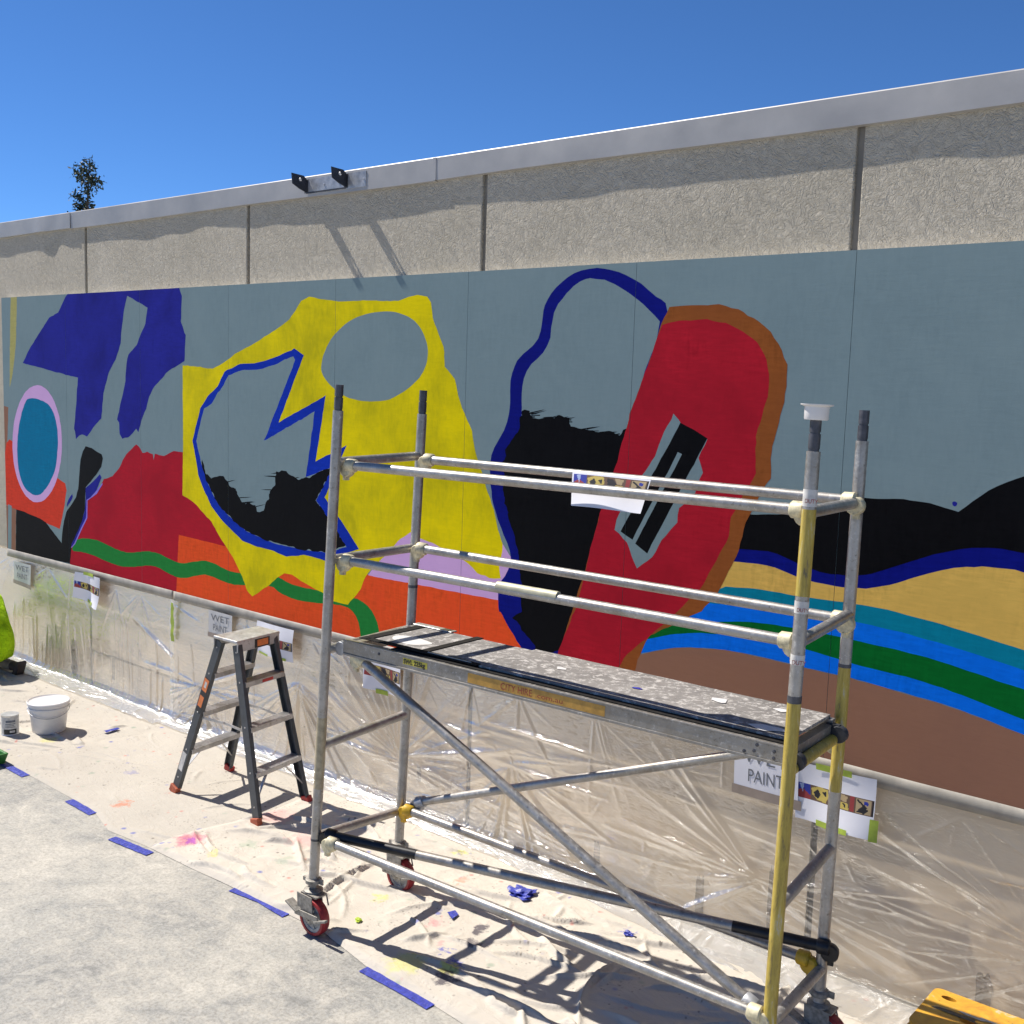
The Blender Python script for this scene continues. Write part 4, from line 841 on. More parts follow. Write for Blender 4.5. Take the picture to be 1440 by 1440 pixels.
# ---- platform lying on the rungs
DA, DB = sq((482, 899), 0.03), sq((1107, 1051), 0.03)        # near top edge
dx = (DB-DA)/np.linalg.norm(DB-DA); DL = np.linalg.norm(DB-DA)
dy = ey-dx*(ey@dx); dy /= np.linalg.norm(dy); dz = np.cross(dx, dy); DWD = 0.535
def dp(a, b, c): return DA+dx*a+dy*b+dz*c
plat = thing('scaffold_platform', 'paint-splattered grey platform with aluminium side beams on the scaffold', 'platform', tuple(dp(DL/2, DWD/2, -0.075)))
for b0, b1 in ((0.0, 0.035), (DWD-0.035, DWD)):
    m = MB()
    m.box8([dp(0, b0, -0.078), dp(DL, b0, -0.078), dp(DL, b1, -0.078), dp(0, b1, -0.078), dp(0, b0, -0.066), dp(DL, b0, -0.066), dp(DL, b1, -0.066), dp(0, b1, -0.066)])
    m.box8([dp(0, b0+0.004, -0.066), dp(DL, b0+0.004, -0.066), dp(DL, b1-0.006, -0.066), dp(0, b1-0.006, -0.066), dp(0, b0+0.004, -0.008), dp(DL, b0+0.004, -0.008), dp(DL, b1-0.006, -0.008), dp(0, b1-0.006, -0.008)])
    m.box8([dp(0, b0, -0.008), dp(DL, b0, -0.008), dp(DL, b1, -0.008), dp(0, b1, -0.008), dp(0, b0, 0), dp(DL, b0, 0), dp(DL, b1, 0), dp(0, b1, 0)])
    bevel(m.build('side_beam', 'beam', plat), 0.002)
for a0, a1 in ((0.0, 0.04), (DL-0.04, DL), (DL*0.5, DL*0.5+0.03)):
    m = MB(); m.box8([dp(a0, 0.036, -0.07), dp(a1, 0.036, -0.07), dp(a1, DWD-0.036, -0.07), dp(a0, DWD-0.036, -0.07), dp(a0, 0.036, -0.02), dp(a1, 0.036, -0.02), dp(a1, DWD-0.036, -0.02), dp(a0, DWD-0.036, -0.02)])
    m.build('cross_beam', 'beam', plat)
def slab(name, a0, a1, b0, b1, z0, z1, mat, label=None, wav=0.0, bev=0.0015):
    n = max(2, int((a1-a0)/0.05)+1); V = []; F = []
    for i in range(n):
        a = a0+(a1-a0)*i/(n-1); w0 = wav*(float(vnoise(a*4.1, 0.3, 5))-.5); w1 = wav*(float(vnoise(a*3.3, 7.3, 5))-.5)
        V += [dp(a, b0, z0+w0), dp(a, b1, z0+w1), dp(a, b1, z1+w1), dp(a, b0, z1+w0)]
    for i in range(n-1):
        for j in range(4): F.append((i*4+j, i*4+(j+1) % 4, (i+1)*4+(j+1) % 4, (i+1)*4+j))
    F += [(3, 2, 1, 0), ((n-1)*4, (n-1)*4+1, (n-1)*4+2, (n-1)*4+3)]
    o = obj(name, V, F, mat, plat, label=label); bevel(o, bev, 1); return o
slab('edge_strip', 0.30, DL-0.015, 0.020, 0.075, 0.0005, 0.006, 'black_rubber', 'black edge strip')
slab('plywood', 0.80, DL-0.02, 0.062, DWD-0.006, 0.002, 0.014, 'deck', None, 0.004)
slab('trapdoor', 0.12, 0.795, 0.075, DWD-0.03, 0.001, 0.012, 'deck', 'hinged trapdoor panel')
for a0, a1, b0, b1 in [(0.07, 0.125, 0.04, DWD-0.015), (0.44, 0.485, 0.05, DWD-0.015), (0.10, 0.80, 0.042, 0.085)]:
    slab('trapdoor_seal', a0, a1, b0, b1, 0.012, 0.0165, 'black_rubber')
slab('trapdoor_handle', 0.50, 0.76, 0.055, 0.062, 0.0168, 0.021, 'alu_clean')
slab('rear_lip', 0.04, 0.30, DWD-0.05, DWD-0.002, 0.013, 0.020, 'alu_clean')
m = MB(); c0 = dp(0.27, 0.20, 0.0132)
pts = [c0+dx*(0.115*math.cos(t)*(1+0.10*math.sin(3*t)))+dy*(0.075*math.sin(t)*(1+0.15*math.cos(2*t+1))) for t in np.linspace(0, 2*math.pi, 28, endpoint=False)]
m.add(pts, [tuple(range(28))]); m.build('paint_spill', 'white_plastic', plat, label='spilt cream paint')
for a, b, s in [(1.52, 0.26, 0.02), (2.12, 0.42, 0.035), (2.17, 0.13, 0.06), (1.1, 0.3, 0.03), (1.86, 0.36, 0.045)]:
    c0 = dp(a, b, 0.0168); pts = [c0+dx*(s*math.cos(t)*(1+0.3*math.sin(2*t+a*9)))+dy*(s*0.7*math.sin(t)*(1+0.25*math.cos(3*t+a*5))) for t in np.linspace(0, 2*math.pi, 18, endpoint=False)]
    MB().add(pts, [tuple(range(18))]).build('paint_spot', 'blue_tape' if a == 1.52 else 'white_plastic', plat)
def face_quad(name, a0, a1, z0, z1, mat, off=0.0008, label=None):
    return obj(name, [dp(a0, 0.004-off, z0), dp(a1, 0.004-off, z0), dp(a1, 0.004-off, z1), dp(a0, 0.004-off, z1)], [(0, 1, 2, 3)], mat, plat, label=label)
def deck_a(xpx): # along-beam distance that shows at pixel column xpx
    lo, hi = 0.0, DL
    for _ in range(40):
        m_ = (lo+hi)/2; p_ = dp(m_, 0, -0.04)-CAM; xx = 720+FPX*(p_@_r2)/(p_@_fwd)
        if xx < xpx: lo = m_
        else: hi = m_
    return lo
a0, a1 = deck_a(566), deck_a(600)
face_quad('load_sticker', a0, a1, -0.048, -0.018, 'swl_yellow', label='yellow safe load sticker')
text_part('lettering', 'SWL 225kg', dp(a0+0.004, 0.0022, -0.044), dx, dz, 0.030, 'ink_black', plat, (a1-a0-0.008)/(0.030*5.0), bold=0.0012)
a0, a1 = deck_a(657), deck_a(850)
face_quad('hire_sticker', a0, a1, -0.060, -0.014, 'amber', label='faded amber hire sticker')
at = deck_a(703); ae = deck_a(750); text_part('lettering', 'CITY HIRE', dp(at, 0.0022, -0.052), dx, dz, 0.043, 'ink_red', plat, (ae-at)/(0.043*4.75))
at = deck_a(752); ae = deck_a(795); text_part('lettering', '.com.au', dp(at, 0.0022, -0.050), dx, dz, 0.030, 'ink_red', plat, (ae-at)/(0.030*3.4), label='worn lettering')
for a, z in [(0.24, -0.03), (DL-0.05, -0.03), (DL-0.05, -0.055), (DL-0.12, -0.02), (DL-0.17, -0.055), (DL-0.13, -0.045)]:
    MB().lathe(dp(a, 0.0035, z), -dy, [(0.007, 0), (0.007, 0.002), (0.003, 0.003)], 10).build('rivet', 'spigot', plat)
for a in (0.015, DL-0.015):
    for b in (0.03, DWD-0.03):
        s_ = -1 if a < 1 else 1; m = MB(); m.lathe(dp(a+s_*0.045, b-0.018, -0.055), dy, [(0.034, 0), (0.036, 0.003), (0.036, 0.033), (0.034, 0.036)], 14); m.obox(dp(a+s_*0.018, b, -0.04), dx*0.028, dy*0.013, dz*0.024)
        autosmooth(m.build('platform_hook', 'galv' if s_ < 0 else 'dark_and_shaded_steel', plat), 40)

# ---- white plastic cup pushed over the spigot of one post
t = posts['FR'][0]; ax = ez
cup = thing('plastic_cup', 'small white plastic cup with wide rim stuck on scaffold post top', 'cup', tuple(t-ax*0.012))
m = MB(); m.lathe(t-ax*0.012, ax, [(0.040, 0), (0.043, 0.004), (0.044, 0.048), (0.058, 0.053), (0.059, 0.057), (0.044, 0.056), (0.040, 0.048), (0.039, 0.008)], 28)
autosmooth(m.build('cup_body', 'white_plastic', cup))
m = MB(); m.lathe(t+ax*0.034, ax, [(0.039, 0), (0.030, 0.006), (0.010, 0.004)], 24); autosmooth(m.build('dried_paint', 'black_paint', cup, label='dark dried paint in cup'))

# ================================================================== STEPLADDER (double sided, A-frame)
lad = thing('stepladder', 'charcoal double-sided stepladder with silver steps standing on drop cloth', 'ladder', (-2.57, -0.62, 0))
ZT = 1.105
feet = {'N1': (-2.965, -0.882, 0.012), 'N2': (-2.108, -0.845, 0.012), 'F1': (-3.044, -0.387, 0.012), 'F2': (-2.187, -0.378, 0.012)}
tops = {'N1': (-2.575, -0.795, ZT), 'N2': (-2.405, -0.79, ZT), 'F1': (-2.625, -0.455, ZT), 'F2': (-2.455, -0.45, ZT)}
YD = np.array([0.13, 0.99, 0]); XD = np.array([1.0, 0.05, 0])
def lat(k, z): 
    f, t_ = np.array(feet[k]), np.array(tops[k]); return f+(t_-f)*((z-f[2])/(t_[2]-f[2]))
for k in feet:
    inn = 1 if k[0] == 'N' else -1
    f, t_ = np.array(feet[k]), np.array(tops[k])
    m = MB(); d = t_-f; d = d/np.linalg.norm(d); wdir = np.array([1.0, 0, 0])-d*d[0]; wdir /= np.linalg.norm(wdir)
    a = f+d*0.035
    yin = np.cross(d, wdir); yin = yin if (yin@YD)*inn > 0 else -yin
    m.beam(a, t_, 0.066, 0.006, wdir)
    for s in (-1, 1): m.beam(a+wdir*s*0.0305+yin*0.014, t_+wdir*s*0.0305+yin*0.014, 0.005, 0.028, wdir)
    bevel(m.build('side_rail', 'charcoal', lad), 0.0015, 1)
    m = MB(); m.beam(f-d*0.006, f+d*0.045, 0.074, 0.040, wdir); bevel(m.build('foot', 'orange_foot' if k[0] == 'N' else 'red_foot', lad), 0.004)
# platform top
m = MB(); c4 = [(-2.615, -0.815), (-2.372, -0.805), (-2.425, -0.425), (-2.652, -0.43)]
m.box8([(a, b, ZT+0.012) for a, b in c4]+[(a, b, ZT+0.032) for a, b in c4]); bevel(m.build('top_cap', 'alu_clean', lad), 0.006)
m = MB(); m.beam((-2.376, -0.80, ZT-0.012), (-2.430, -0.43, ZT-0.012), 0.062, 0.008, (0, 0, 1)); m.beam((-2.612, -0.81, ZT-0.012), (-2.648, -0.435, ZT-0.012), 0.062, 0.008, (0, 0, 1))
bevel(m.build('top_skirt', 'alu_clean', lad), 0.002)
A_, B_ = np.array((-2.376, -0.80, ZT-0.010)), np.array((-2.430, -0.43, ZT-0.010)); nx_ = np.array([0.9894, 0.145, 0])
def on_skirt(t0, t1, h0, h1, mat, name, off=0.0048, label=None):
    V = [lerp(A_, B_, t0)+np.array([0, 0, h0])+nx_*off, lerp(A_, B_, t1)+np.array([0, 0, h0])+nx_*off, lerp(A_, B_, t1)+np.array([0, 0, h1])+nx_*off, lerp(A_, B_, t0)+np.array([0, 0, h1])+nx_*off]
    return obj(name, V, [(0, 1, 2, 3)], mat, lad, label=label)
on_skirt(0.40, 0.76, -0.030, 0.028, 'sticker_black', 'sticker', 0.0046); on_skirt(0.46, 0.72, -0.022, 0.020, 'sticker_orange', 'sticker', 0.0056, 'orange sticker on top cap')
# treads
for s in ('1', '2'):
    sgn = -1 if s == '1' else 1
    for i, z in enumerate((0.875, 0.60, 0.325)):
        a, b = lat('N'+s, z)+YD*0.008, lat('F'+s, z)-YD*0.008
        m = MB(); d = (b-a)/np.linalg.norm(b-a); out = np.array([d[1], -d[0], 0])*sgn
        wv = out if out[0]*sgn > 0 else -out
        m.beam(a, b, 0.084, 0.008, wv)
        for q in (-0.040, 0.040): m.beam(a+wv*q-np.array([0, 0, 0.014]), b+wv*q-np.array([0, 0, 0.014]), 0.005, 0.030, wv)
        for q in (-0.03, -0.015, 0, 0.015, 0.03): m.beam(a+wv*q+np.array([0, 0, 0.005]), b+wv*q+np.array([0, 0, 0.005]), 0.006, 0.004, wv)
        bevel(m.build('step', 'alu_clean', lad), 0.001, 1)
        if s == '2' and i == 0:
            c_ = lerp(a, b, 0.55)+wv*0.0432-np.array([0, 0, 0.015]); MB().add([c_-d*0.05-np.array([0, 0, 0.010]), c_+d*0.05-np.array([0, 0, 0.010]), c_+d*0.05+np.array([0, 0, 0.010]), c_-d*0.05+np.array([0, 0, 0.010])], [(0, 1, 2, 3)]).build('sticker', 'sticker_red', lad, label='red sticker on step')
    for k, e in (('N'+s, 0.36), ('F'+s, 0.64)):     # struts under the bottom tread
        a = lerp(lat('N'+s, 0.315), lat('F'+s, 0.315), e); MB().beam(a, lat(k, 0.13), 0.022, 0.004, XD).build('strut', 'alu_clean', lad)
for k in 'NF':
    a, b = lat(k+'1', 0.56), lat(k+'2', 0.56); mid = (a+b)/2+np.array([0, 0, 0.015]); yo = YD*(0.02 if k == 'N' else -0.02)
    m = MB(); m.beam(a+yo, mid+yo, 0.016, 0.004, (0, 0, 1)); m.beam(mid+yo*1.2, b+yo*1.2, 0.016, 0.004, (0, 0, 1)); m.tube(mid+yo*0.8, mid+yo*1.5, 0.008, 8); m.build('spreader', 'alu_clean', lad)
def rail_sticker(k, z0, z1, w0, w1, mat, label=None, lay=1):
    f, t_ = np.array(feet[k]), np.array(tops[k]); d = (t_-f)/np.linalg.norm(t_-f); wd = np.array([1.0, 0, 0])-d*d[0]; wd /= np.linalg.norm(wd); n_ = np.cross(wd, d); n_ = n_ if n_[1] < 0 else -n_
    V = [lat(k, z)+wd*w+n_*(0.0030+0.0007*lay) for z, w in ((z0, w0), (z0, w1), (z1, w1), (z1, w0))]
    obj('sticker', V, [(0, 1, 2, 3)], mat, lad, label=label)
rail_sticker('N1', 0.60, 0.84, -0.029, 0.029, 'sticker_black', 'black warning sticker on ladder rail'); rail_sticker('N1', 0.75, 0.835, -0.026, 0.026, 'sticker_orange', 'orange warning sticker on ladder rail', 2); rail_sticker('N1', 0.64, 0.715, -0.022, 0.022, 'sticker_orange', 'orange warning sticker on ladder rail', 2); rail_sticker('N1', 0.775, 0.815, -0.010, 0.012, 'sticker_white', None, 3)
rail_sticker('N1', 0.17, 0.30, -0.026, 0.018, 'sticker_white', 'pale label on ladder rail')
for k in feet:
    for z in (0.12, 0.325, 0.60, 0.875, 1.06):
        f, t_ = np.array(feet[k]), np.array(tops[k]); s = -1 if k[0] == 'N' else 1
        MB().lathe(lat(k, z)+YD*s*0.003, YD*s, [(0.006, 0), (0.005, 0.0025)], 8).build('rivet', 'alu_clean', lad)

# ================================================================== PAPERS ON THE FILM
YF = -0.028
def sheet(name, label, cat, q, prints=(), seed=1, curl=0.012, tape=(), y0=YF, group=None, inplane=None):
    """q: four pixel corners (tl, tr, br, bl); sheet is a gently buckled grid; prints: (u0,u1,v0,v1,mat) or polygons on it"""
    C4 = [np.array([ony(p_, y0)[0], y0, ony(p_, y0)[2]]) for p_ in q] if inplane is None else inplane
    r = thing(name, label, cat, tuple((C4[2]+C4[3])/2), group)
    nrm = np.cross(C4[1]-C4[0], C4[3]-C4[0]); nrm /= np.linalg.norm(nrm); nrm = nrm if nrm[1] < 0 else -nrm
    def pos(u, v, off=0.0):
        b = lerp(lerp(C4[0], C4[1], u), lerp(C4[3], C4[2], u), v)
        w = curl*(math.sin(u*math.pi*1.7+seed)*0.5+0.6*math.cos(v*3.3+seed*2+u)+1.2*abs(u-0.52)*(seed % 2)+(v**2)*0.9*math.sin(u*5+seed))
        return b+nrm*(w+curl*0.9+off)
    nu, nv = (96, 72) if prints else (16, 16)
    mats = ['paper']+sorted({p_[1] for p_ in prints}); mi = np.zeros((nu, nv), int)
    uc, vc = np.meshgrid((np.arange(nu)+.5)/nu, (np.arange(nv)+.5)/nv, indexing='ij')
    for poly, mat, lay in prints:
        ins = np.zeros((nu, nv), bool)
        for (a, b), (c, d) in zip(poly, poly[1:]+poly[:1]):
            if b != d: ins ^= ((b > vc) != (d > vc)) & (uc < (c-a)*(vc-b)/(d-b)+a)
        mi[ins] = mats.index(mat)
    obj('paper', [pos(i/nu, j/nv) for i in range(nu+1) for j in range(nv+1)], grid_faces(nu+1, nv+1), mats, r, True, None, mi.reshape(-1).tolist())
    for (u0, u1, v0, v1) in tape:
        n2 = 6; obj('tape', [pos(u0+(u1-u0)*i/n2, v0+(v1-v0)*j/n2, 0.004) for i in range(n2+1) for j in range(n2+1)], grid_faces(n2+1, n2+1), 'green_tape', r, True)
    return r, pos
R_ = lambda a, b, c, d: [(a, c), (b, c), (b, d), (a, d)]
def art(v0, v1, mir=0):
    """small printed band of the mural design"""
    f = lambda u, v: (u, v0+(v1-v0)*v)
    pf = lambda pts: [f(*p_) for p_ in pts]
    L = [(pf(R_(0.02, 0.99, 0, 1)), 'print_brown', 1), (pf(R_(0.02, 0.20, 0, 1)), 'print_blue', 2), (pf([(0.02, 1), (0.03, 0.55), (0.10, 0.35), (0.20, 0.75), (0.20, 1)]), 'print_red', 3), (pf([(0.06, 0.05), (0.12, 0.02), (0.10, 0.6)]), 'print_pale', 4),
         (pf([(0.21, 0.2), (0.30, 0.02), (0.42, 0.04), (0.44, 0.5), (0.40, 0.96), (0.28, 0.9), (0.22, 0.6)]), 'print_yellow', 3), (pf([(0.24, 0.45), (0.30, 0.18), (0.33, 0.5), (0.30, 0.82), (0.26, 0.75)]), 'print_black', 4), (pf([(0.35, 0.3), (0.41, 0.2), (0.40, 0.6)]), 'print_black', 4),
         (pf([(0.47, 0.1), (0.55, 0.15), (0.60, 0.5), (0.56, 0.95), (0.48, 0.8)]), 'print_black', 3), (pf([(0.56, 0.05), (0.68, 0.1), (0.66, 0.5), (0.60, 0.45)]), 'print_tan', 3), (pf([(0.58, 0.55), (0.68, 0.55), (0.70, 0.95), (0.57, 0.98)]), 'print_yellow', 4), (pf([(0.61, 0.6), (0.65, 0.6), (0.66, 0.9)]), 'print_black', 5),
         (pf(R_(0.71, 0.76, 0.03, 0.97)), 'print_red', 3), (pf([(0.78, 0.08), (0.96, 0.05), (0.96, 0.95), (0.78, 0.95)]), 'print_tan', 3), (pf([(0.79, 0.9), (0.86, 0.45), (0.93, 0.7), (0.88, 0.95)]), 'print_black', 4), (pf([(0.80, 0.1), (0.92, 0.55), (0.90, 0.62), (0.79, 0.2)]), 'print_black', 5), (pf([(0.88, 0.15), (0.93, 0.2), (0.92, 0.42), (0.87, 0.35)]), 'print_blue', 5), (pf(R_(0.965, 0.99, 0, 1)), 'print_black', 4)]
    return L
sheet('art_printout', 'curled white printout of mural design taped near the yellow-vested worker', 'printout', [(112, 803), (147.5, 812), (142, 857), (105, 839)], art(0.33, 0.58), 3, 0.02, [(0.28, 0.72, -0.06, 0.05), (0.45, 0.75, 0.88, 0.98)])
sheet('art_printout', 'white printout of mural design taped behind stepladder top', 'printout', [(363, 872), (416, 886), (414, 932), (362, 914)], art(0.40, 0.66), 5, 0.016, [(0.1, 0.4, 0.96, 1.03), (0.55, 0.85, 0.92, 1.0)])
sheet('art_printout', 'white printout of mural design hanging behind the scaffold platform left end', 'printout', [(515, 905), (567, 919), (566, 982), (515, 966)], art(0.42, 0.68), 2, 0.012, [(0.3, 0.6, 0.95, 1.06)])
sheet('art_printout', 'white printout of mural design taped beside the grey lettered PAINT notice', 'printout', [(1117, 1069), (1234, 1096), (1229, 1180), (1118, 1149)], art(0.36, 0.62), 4, 0.014, [(0.28, 0.72, -0.05, 0.06), (0.28, 0.52, 0.93, 1.03), (0.55, 0.70, 0.93, 1.02), (0.96, 1.06, 0.66, 1.02)])
MAT['brown_tape'] = simple('brown_packing_tape', (0.34, 0.27, 0.22, 1), 0.4, 0, 0.15, 12)
def notice(label, q, w1, w2, seed, tp, lw=1.0, ink='ink_grey', y0=0.028):
    r, pos = sheet('paint_notice', label, 'notice', q, (), seed, 0.0012, (), y0)
    if seed != 5:
        for ch in r.children: ch.data.materials[0] = MAT['notice_paper']
    n2 = 6; obj('tape', [pos(-0.03+1.08*i/n2, 0.97+0.2*j/n2, 0.001) for i in range(n2+1) for j in range(n2+1)], grid_faces(n2+1, n2+1), 'brown_tape', r, True)
    P0, PX, PY = pos(0, 0, 0.003), pos(1, 0, 0.003)-pos(0, 0, 0.003), pos(0, 0, 0.003)-pos(0, 1, 0.003)
    wv, hv = np.linalg.norm(PX), np.linalg.norm(PY)
    for txt, vv, sz in ((w1, 0.42, 0.40), (w2, 0.84, 0.40)):
        if not txt: continue
        size = hv*sz; text_part('lettering', txt, P0+PX*0.5-PY*vv, PX/wv, PY/hv, size, ink, r, wv*0.68*lw/(size*0.62*len(txt)), 'CENTER')
    return r
notice('white WET PAINT notice on plastic nearest the yellow-vested worker', [(20, 789), (43.5, 795), (43, 824), (20, 815)], 'WET', 'PAINT', 1, None, y0=-0.030)
notice('white WET PAINT notice on plastic behind the stepladder', [(294, 857), (327, 866), (326, 899), (293.5, 889)], 'WET', 'PAINT', 3, None, y0=-0.030)
notice('white WET PAINT notice partly behind the scaffold platform', [(1034, 1040), (1124, 1060), (1122, 1128), (1032, 1103)], 'WET', 'PAINT', 5, None, 0.92, y0=-0.027)
# printout tucked behind the front top guard rail
C4 = [sq((806, 664), 0.140), sq((916, 675), 0.140), sq((900, 722), 0.078), sq((803, 711), 0.078)]
sheet('art_printout', 'white printout with coloured picture tucked behind the front top guard rail', 'printout', None, art(0.06, 0.46), 6, 0.004, (), inplane=C4)

# loose strips of green tape on the film
def flat_strip(name, label, cat, q, mat, zfun=None, thick=0.0006, seed=0, group=None, wob=0.004):
    """strip lying on the ground along pixel points (centre line), width in metres"""
    pts, w = q
    P_ = [np.array(onz(a, 0.02)) for a in pts]; V = []
    for i in range(len(P_)-1):
        n = max(2, int(np.linalg.norm(P_[i+1]-P_[i])/0.02))
        for k in range(n+(i == len(P_)-2)):
            V.append(lerp(P_[i], P_[i+1], k/n))
    W = []
    for i, c in enumerate(V):
        d = V[min(i+1, len(V)-1)]-V[max(i-1, 0)]; d /= np.linalg.norm(d); s = np.array([-d[1], d[0], 0])
        for j in (-1, 0, 1):
            z = (zfun(c) if zfun else 0.02)*(1.0 if j == 0 else 0.8)+wob*float(vnoise(i*0.45, j*3.1, seed))
            W.append((c+s*j*w/2*(1+0.08*(float(vnoise(i*0.7, j, seed+2))-.5)))*np.array([1, 1, 0])+np.array([0, 0, z]))
    o = obj(name, W, grid_faces(len(V), 3), mat, None, False)
    return tag(o, label, cat, group)
for i, (pts, lab) in enumerate([([(5, 1071), (36, 1088)], 'blue tape strip beside green paint tray on drop cloth edge'), ([(97, 1122), (131, 1141)], 'short blue tape strip on drop cloth edge between two other strips'), ([(157, 1175), (211, 1197)], 'blue tape strip where the smooth and wrinkled drop cloths meet'),
                       ([(327, 1246), (368, 1262), (403, 1283)], 'blue tape strip just left of the scaffold wheel'), ([(511, 1358), (560, 1384), (606, 1411)], 'long blue tape strip under the scaffold shadow')]):
    flat_strip('tape_strip', lab, 'tape', (pts, 0.058), 'blue_tape', lambda c: 0.0040, 0.0003, i, 'blue tape strips along the drop cloth edge', 0.0022)
flat_strip('tape_strip', 'thin blue tape strip on drop cloth near the white bucket', 'tape', ([(147, 1030), (166, 1025)], 0.05), 'blue_tape', lambda c: 0.03, 0.0006, 9)
o = obj('tape_patch', [np.array(onz(q, 0.03)) for q in ((629, 1283), (640, 1280), (645, 1286), (636, 1292))], [(0, 1, 2, 3)], 'blue_tape'); o.modifiers.new('t', 'SOLIDIFY').thickness = 0.001; tag(o, 'small square of blue tape on wrinkled cloth below scaffold', 'tape')
# green-yellow tape on the plastic seam
V = []
for i in range(16):
    z = 0.985-i*0.021; w = 0.018+0.008*float(vnoise(i*0.8, 0, 3)); xx = -4.30+0.004*math.sin(i*0.9)
    V += [(xx-w, -0.034-0.006*float(vnoise(i*0.9, 1, 3)), z), (xx+w, -0.034-0.008*float(vnoise(i*0.9, 5, 3)), z)]
tag(obj('tape_strip', V, grid_faces(16, 2), 'green_tape', None, True), 'crinkled upright green tape strip on the plastic seam', 'tape')

# ================================================================== SMALL THINGS ON THE CLOTH
bx, by = onz((69, 1027), 0.01)[:2]
bk = thing('paint_bucket', 'white plastic paint bucket with lid and wire handle', 'bucket', (bx, by, 0.01))
c = np.array([bx, by, 0.012])
m = MB(); m.lathe(c, (0, 0, 1), [(0.118, 0), (0.122, 0.004), (0.142, 0.185), (0.152, 0.188), (0.152, 0.200), (0.144, 0.203), (0.145, 0.222)], 40); autosmooth(m.build('bucket_body', 'white_plastic', bk))
m = MB(); m.lathe(c, (0, 0, 1), [(0.150, 0.216), (0.157, 0.219), (0.158, 0.238), (0.152, 0.243), (0.146, 0.236), (0.140, 0.234), (0.02, 0.235), (0.001, 0.235)], 40, caps=(True, False)); autosmooth(m.build('lid', 'white_plastic', bk))
d2 = np.array([CAM[0]-bx, CAM[1]-by]); d2 /= np.linalg.norm(d2); tn = np.array([-d2[1], d2[0]])
pts = []
for a in np.linspace(0, math.pi, 14):
    rr = 0.153; w = math.cos(a); f = math.sin(a)
    pts.append(np.array([bx+tn[0]*w*rr+d2[0]*f*rr*0.985, by+tn[1]*w*rr+d2[1]*f*rr*0.985, 0.20-0.055*f]))
autosmooth(MB().path(pts, 0.0025, 8).build('wire_handle', 'galv', bk))
for s in (-1, 1): MB().lathe(np.array([bx+tn[0]*s*0.146, by+tn[1]*s*0.146, 0.20]), (tn[0]*s, tn[1]*s, 0), [(0.016, 0), (0.016, 0.008), (0.008, 0.010)], 14).build('handle_boss', 'white_plastic', bk)
# paint tin
tx, ty_ = onz((14.5, 1032), 0.01)[:2]; c = np.array([tx, ty_, 0.012])
tin = thing('paint_tin', 'small paint tin with printed label beside the white bucket', 'tin', (tx, ty_, 0.01))
m = MB(); m.lathe(c, (0, 0, 1), [(0.063, 0), (0.065, 0.003), (0.063, 0.006), (0.063, 0.148), (0.066, 0.152), (0.066, 0.158), (0.062, 0.158)], 32); autosmooth(m.build('tin_body', 'tin', tin))
m = MB(); m.lathe(c, (0, 0, 1), [(0.061, 0.152), (0.058, 0.155), (0.052, 0.151), (0.001, 0.151)], 32, caps=(True, False)); autosmooth(m.build('tin_lid', 'white_plastic', tin))
m = MB(); m.lathe(c, (0, 0, 1), [(0.0636, 0.012), (0.0636, 0.143)], 32, caps=(False, False)); autosmooth(m.build('paper_label', 'sticker_white', tin))
d2 = np.array([CAM[0]-tx, CAM[1]-ty_]); a0 = math.atan2(d2[1], d2[0])
def arc_band(z0, z1, b0, b1, r_, mat, name='label_print'):
    n = 8; V = []
    for i in range(n+1):
        a = a0+b0+(b1-b0)*i/n; V += [(tx+r_*math.cos(a), ty_+r_*math.sin(a), 0.012+z0), (tx+r_*math.cos(a), ty_+r_*math.sin(a), 0.012+z1)]
    obj(name, V, grid_faces(n+1, 2), mat, tin, True)
arc_band(0.012, 0.052, -0.75, 0.75, 0.0642, 'ink_black'); arc_band(0.025, 0.042, -0.05, 0.55, 0.0646, 'sticker_white')
for z0, z1, b0, b1 in ((0.105, 0.122, -0.5, 0.6), (0.090, 0.096, -0.55, 0.6), (0.078, 0.083, -0.55, 0.45), (0.066, 0.071, -0.55, 0.5)): arc_band(z0, z1, b0, b1, 0.0642, 'ink_grey')
# green roller tray at the cloth edge (only its end is in view)
g0 = onz((-32, 1072), 0.0)[:2]; tr = thing('paint_tray', 'green plastic paint tray on concrete at drop cloth edge', 'tray', (g0[0], g0[1], 0))
m = MB(); q = [(-0.19, -0.13), (0.19, -0.13), (0.19, 0.13), (-0.19, 0.13)]; qi = [(-0.17, -0.11), (0.17, -0.11), (0.17, 0.11), (-0.17, 0.11)]
V = [(g0[0]+a*0.9, g0[1]+b*0.9, 0.004) for a, b in q]+[(g0[0]+a*1.05, g0[1]+b*1.05, 0.085) for a, b in q]+[(g0[0]+a*1.05, g0[1]+b*1.05, 0.085) for a, b in qi]+[(g0[0]+a*0.9, g0[1]+b*0.9, 0.012) for a, b in qi]
F = [(3, 2, 1, 0)]+[(i, (i+1) % 4, 4+(i+1) % 4, 4+i) for i in range(4)]+[(4+i, 4+(i+1) % 4, 8+(i+1) % 4, 8+i) for i in range(4)]+[(8+i, 8+(i+1) % 4, 12+(i+1) % 4, 12+i) for i in range(4)]+[(12, 13, 14, 15)]
m.add(V, F); bevel(m.build('tray_body', 'green_plastic', tr), 0.006)
MB().tube((g0[0]+0.02, g0[1]-0.07, 0.05), (g0[0]+0.17, g0[1]+0.02, 0.085), 0.026, 14).build('roller_sleeve', 'green_plastic', tr)
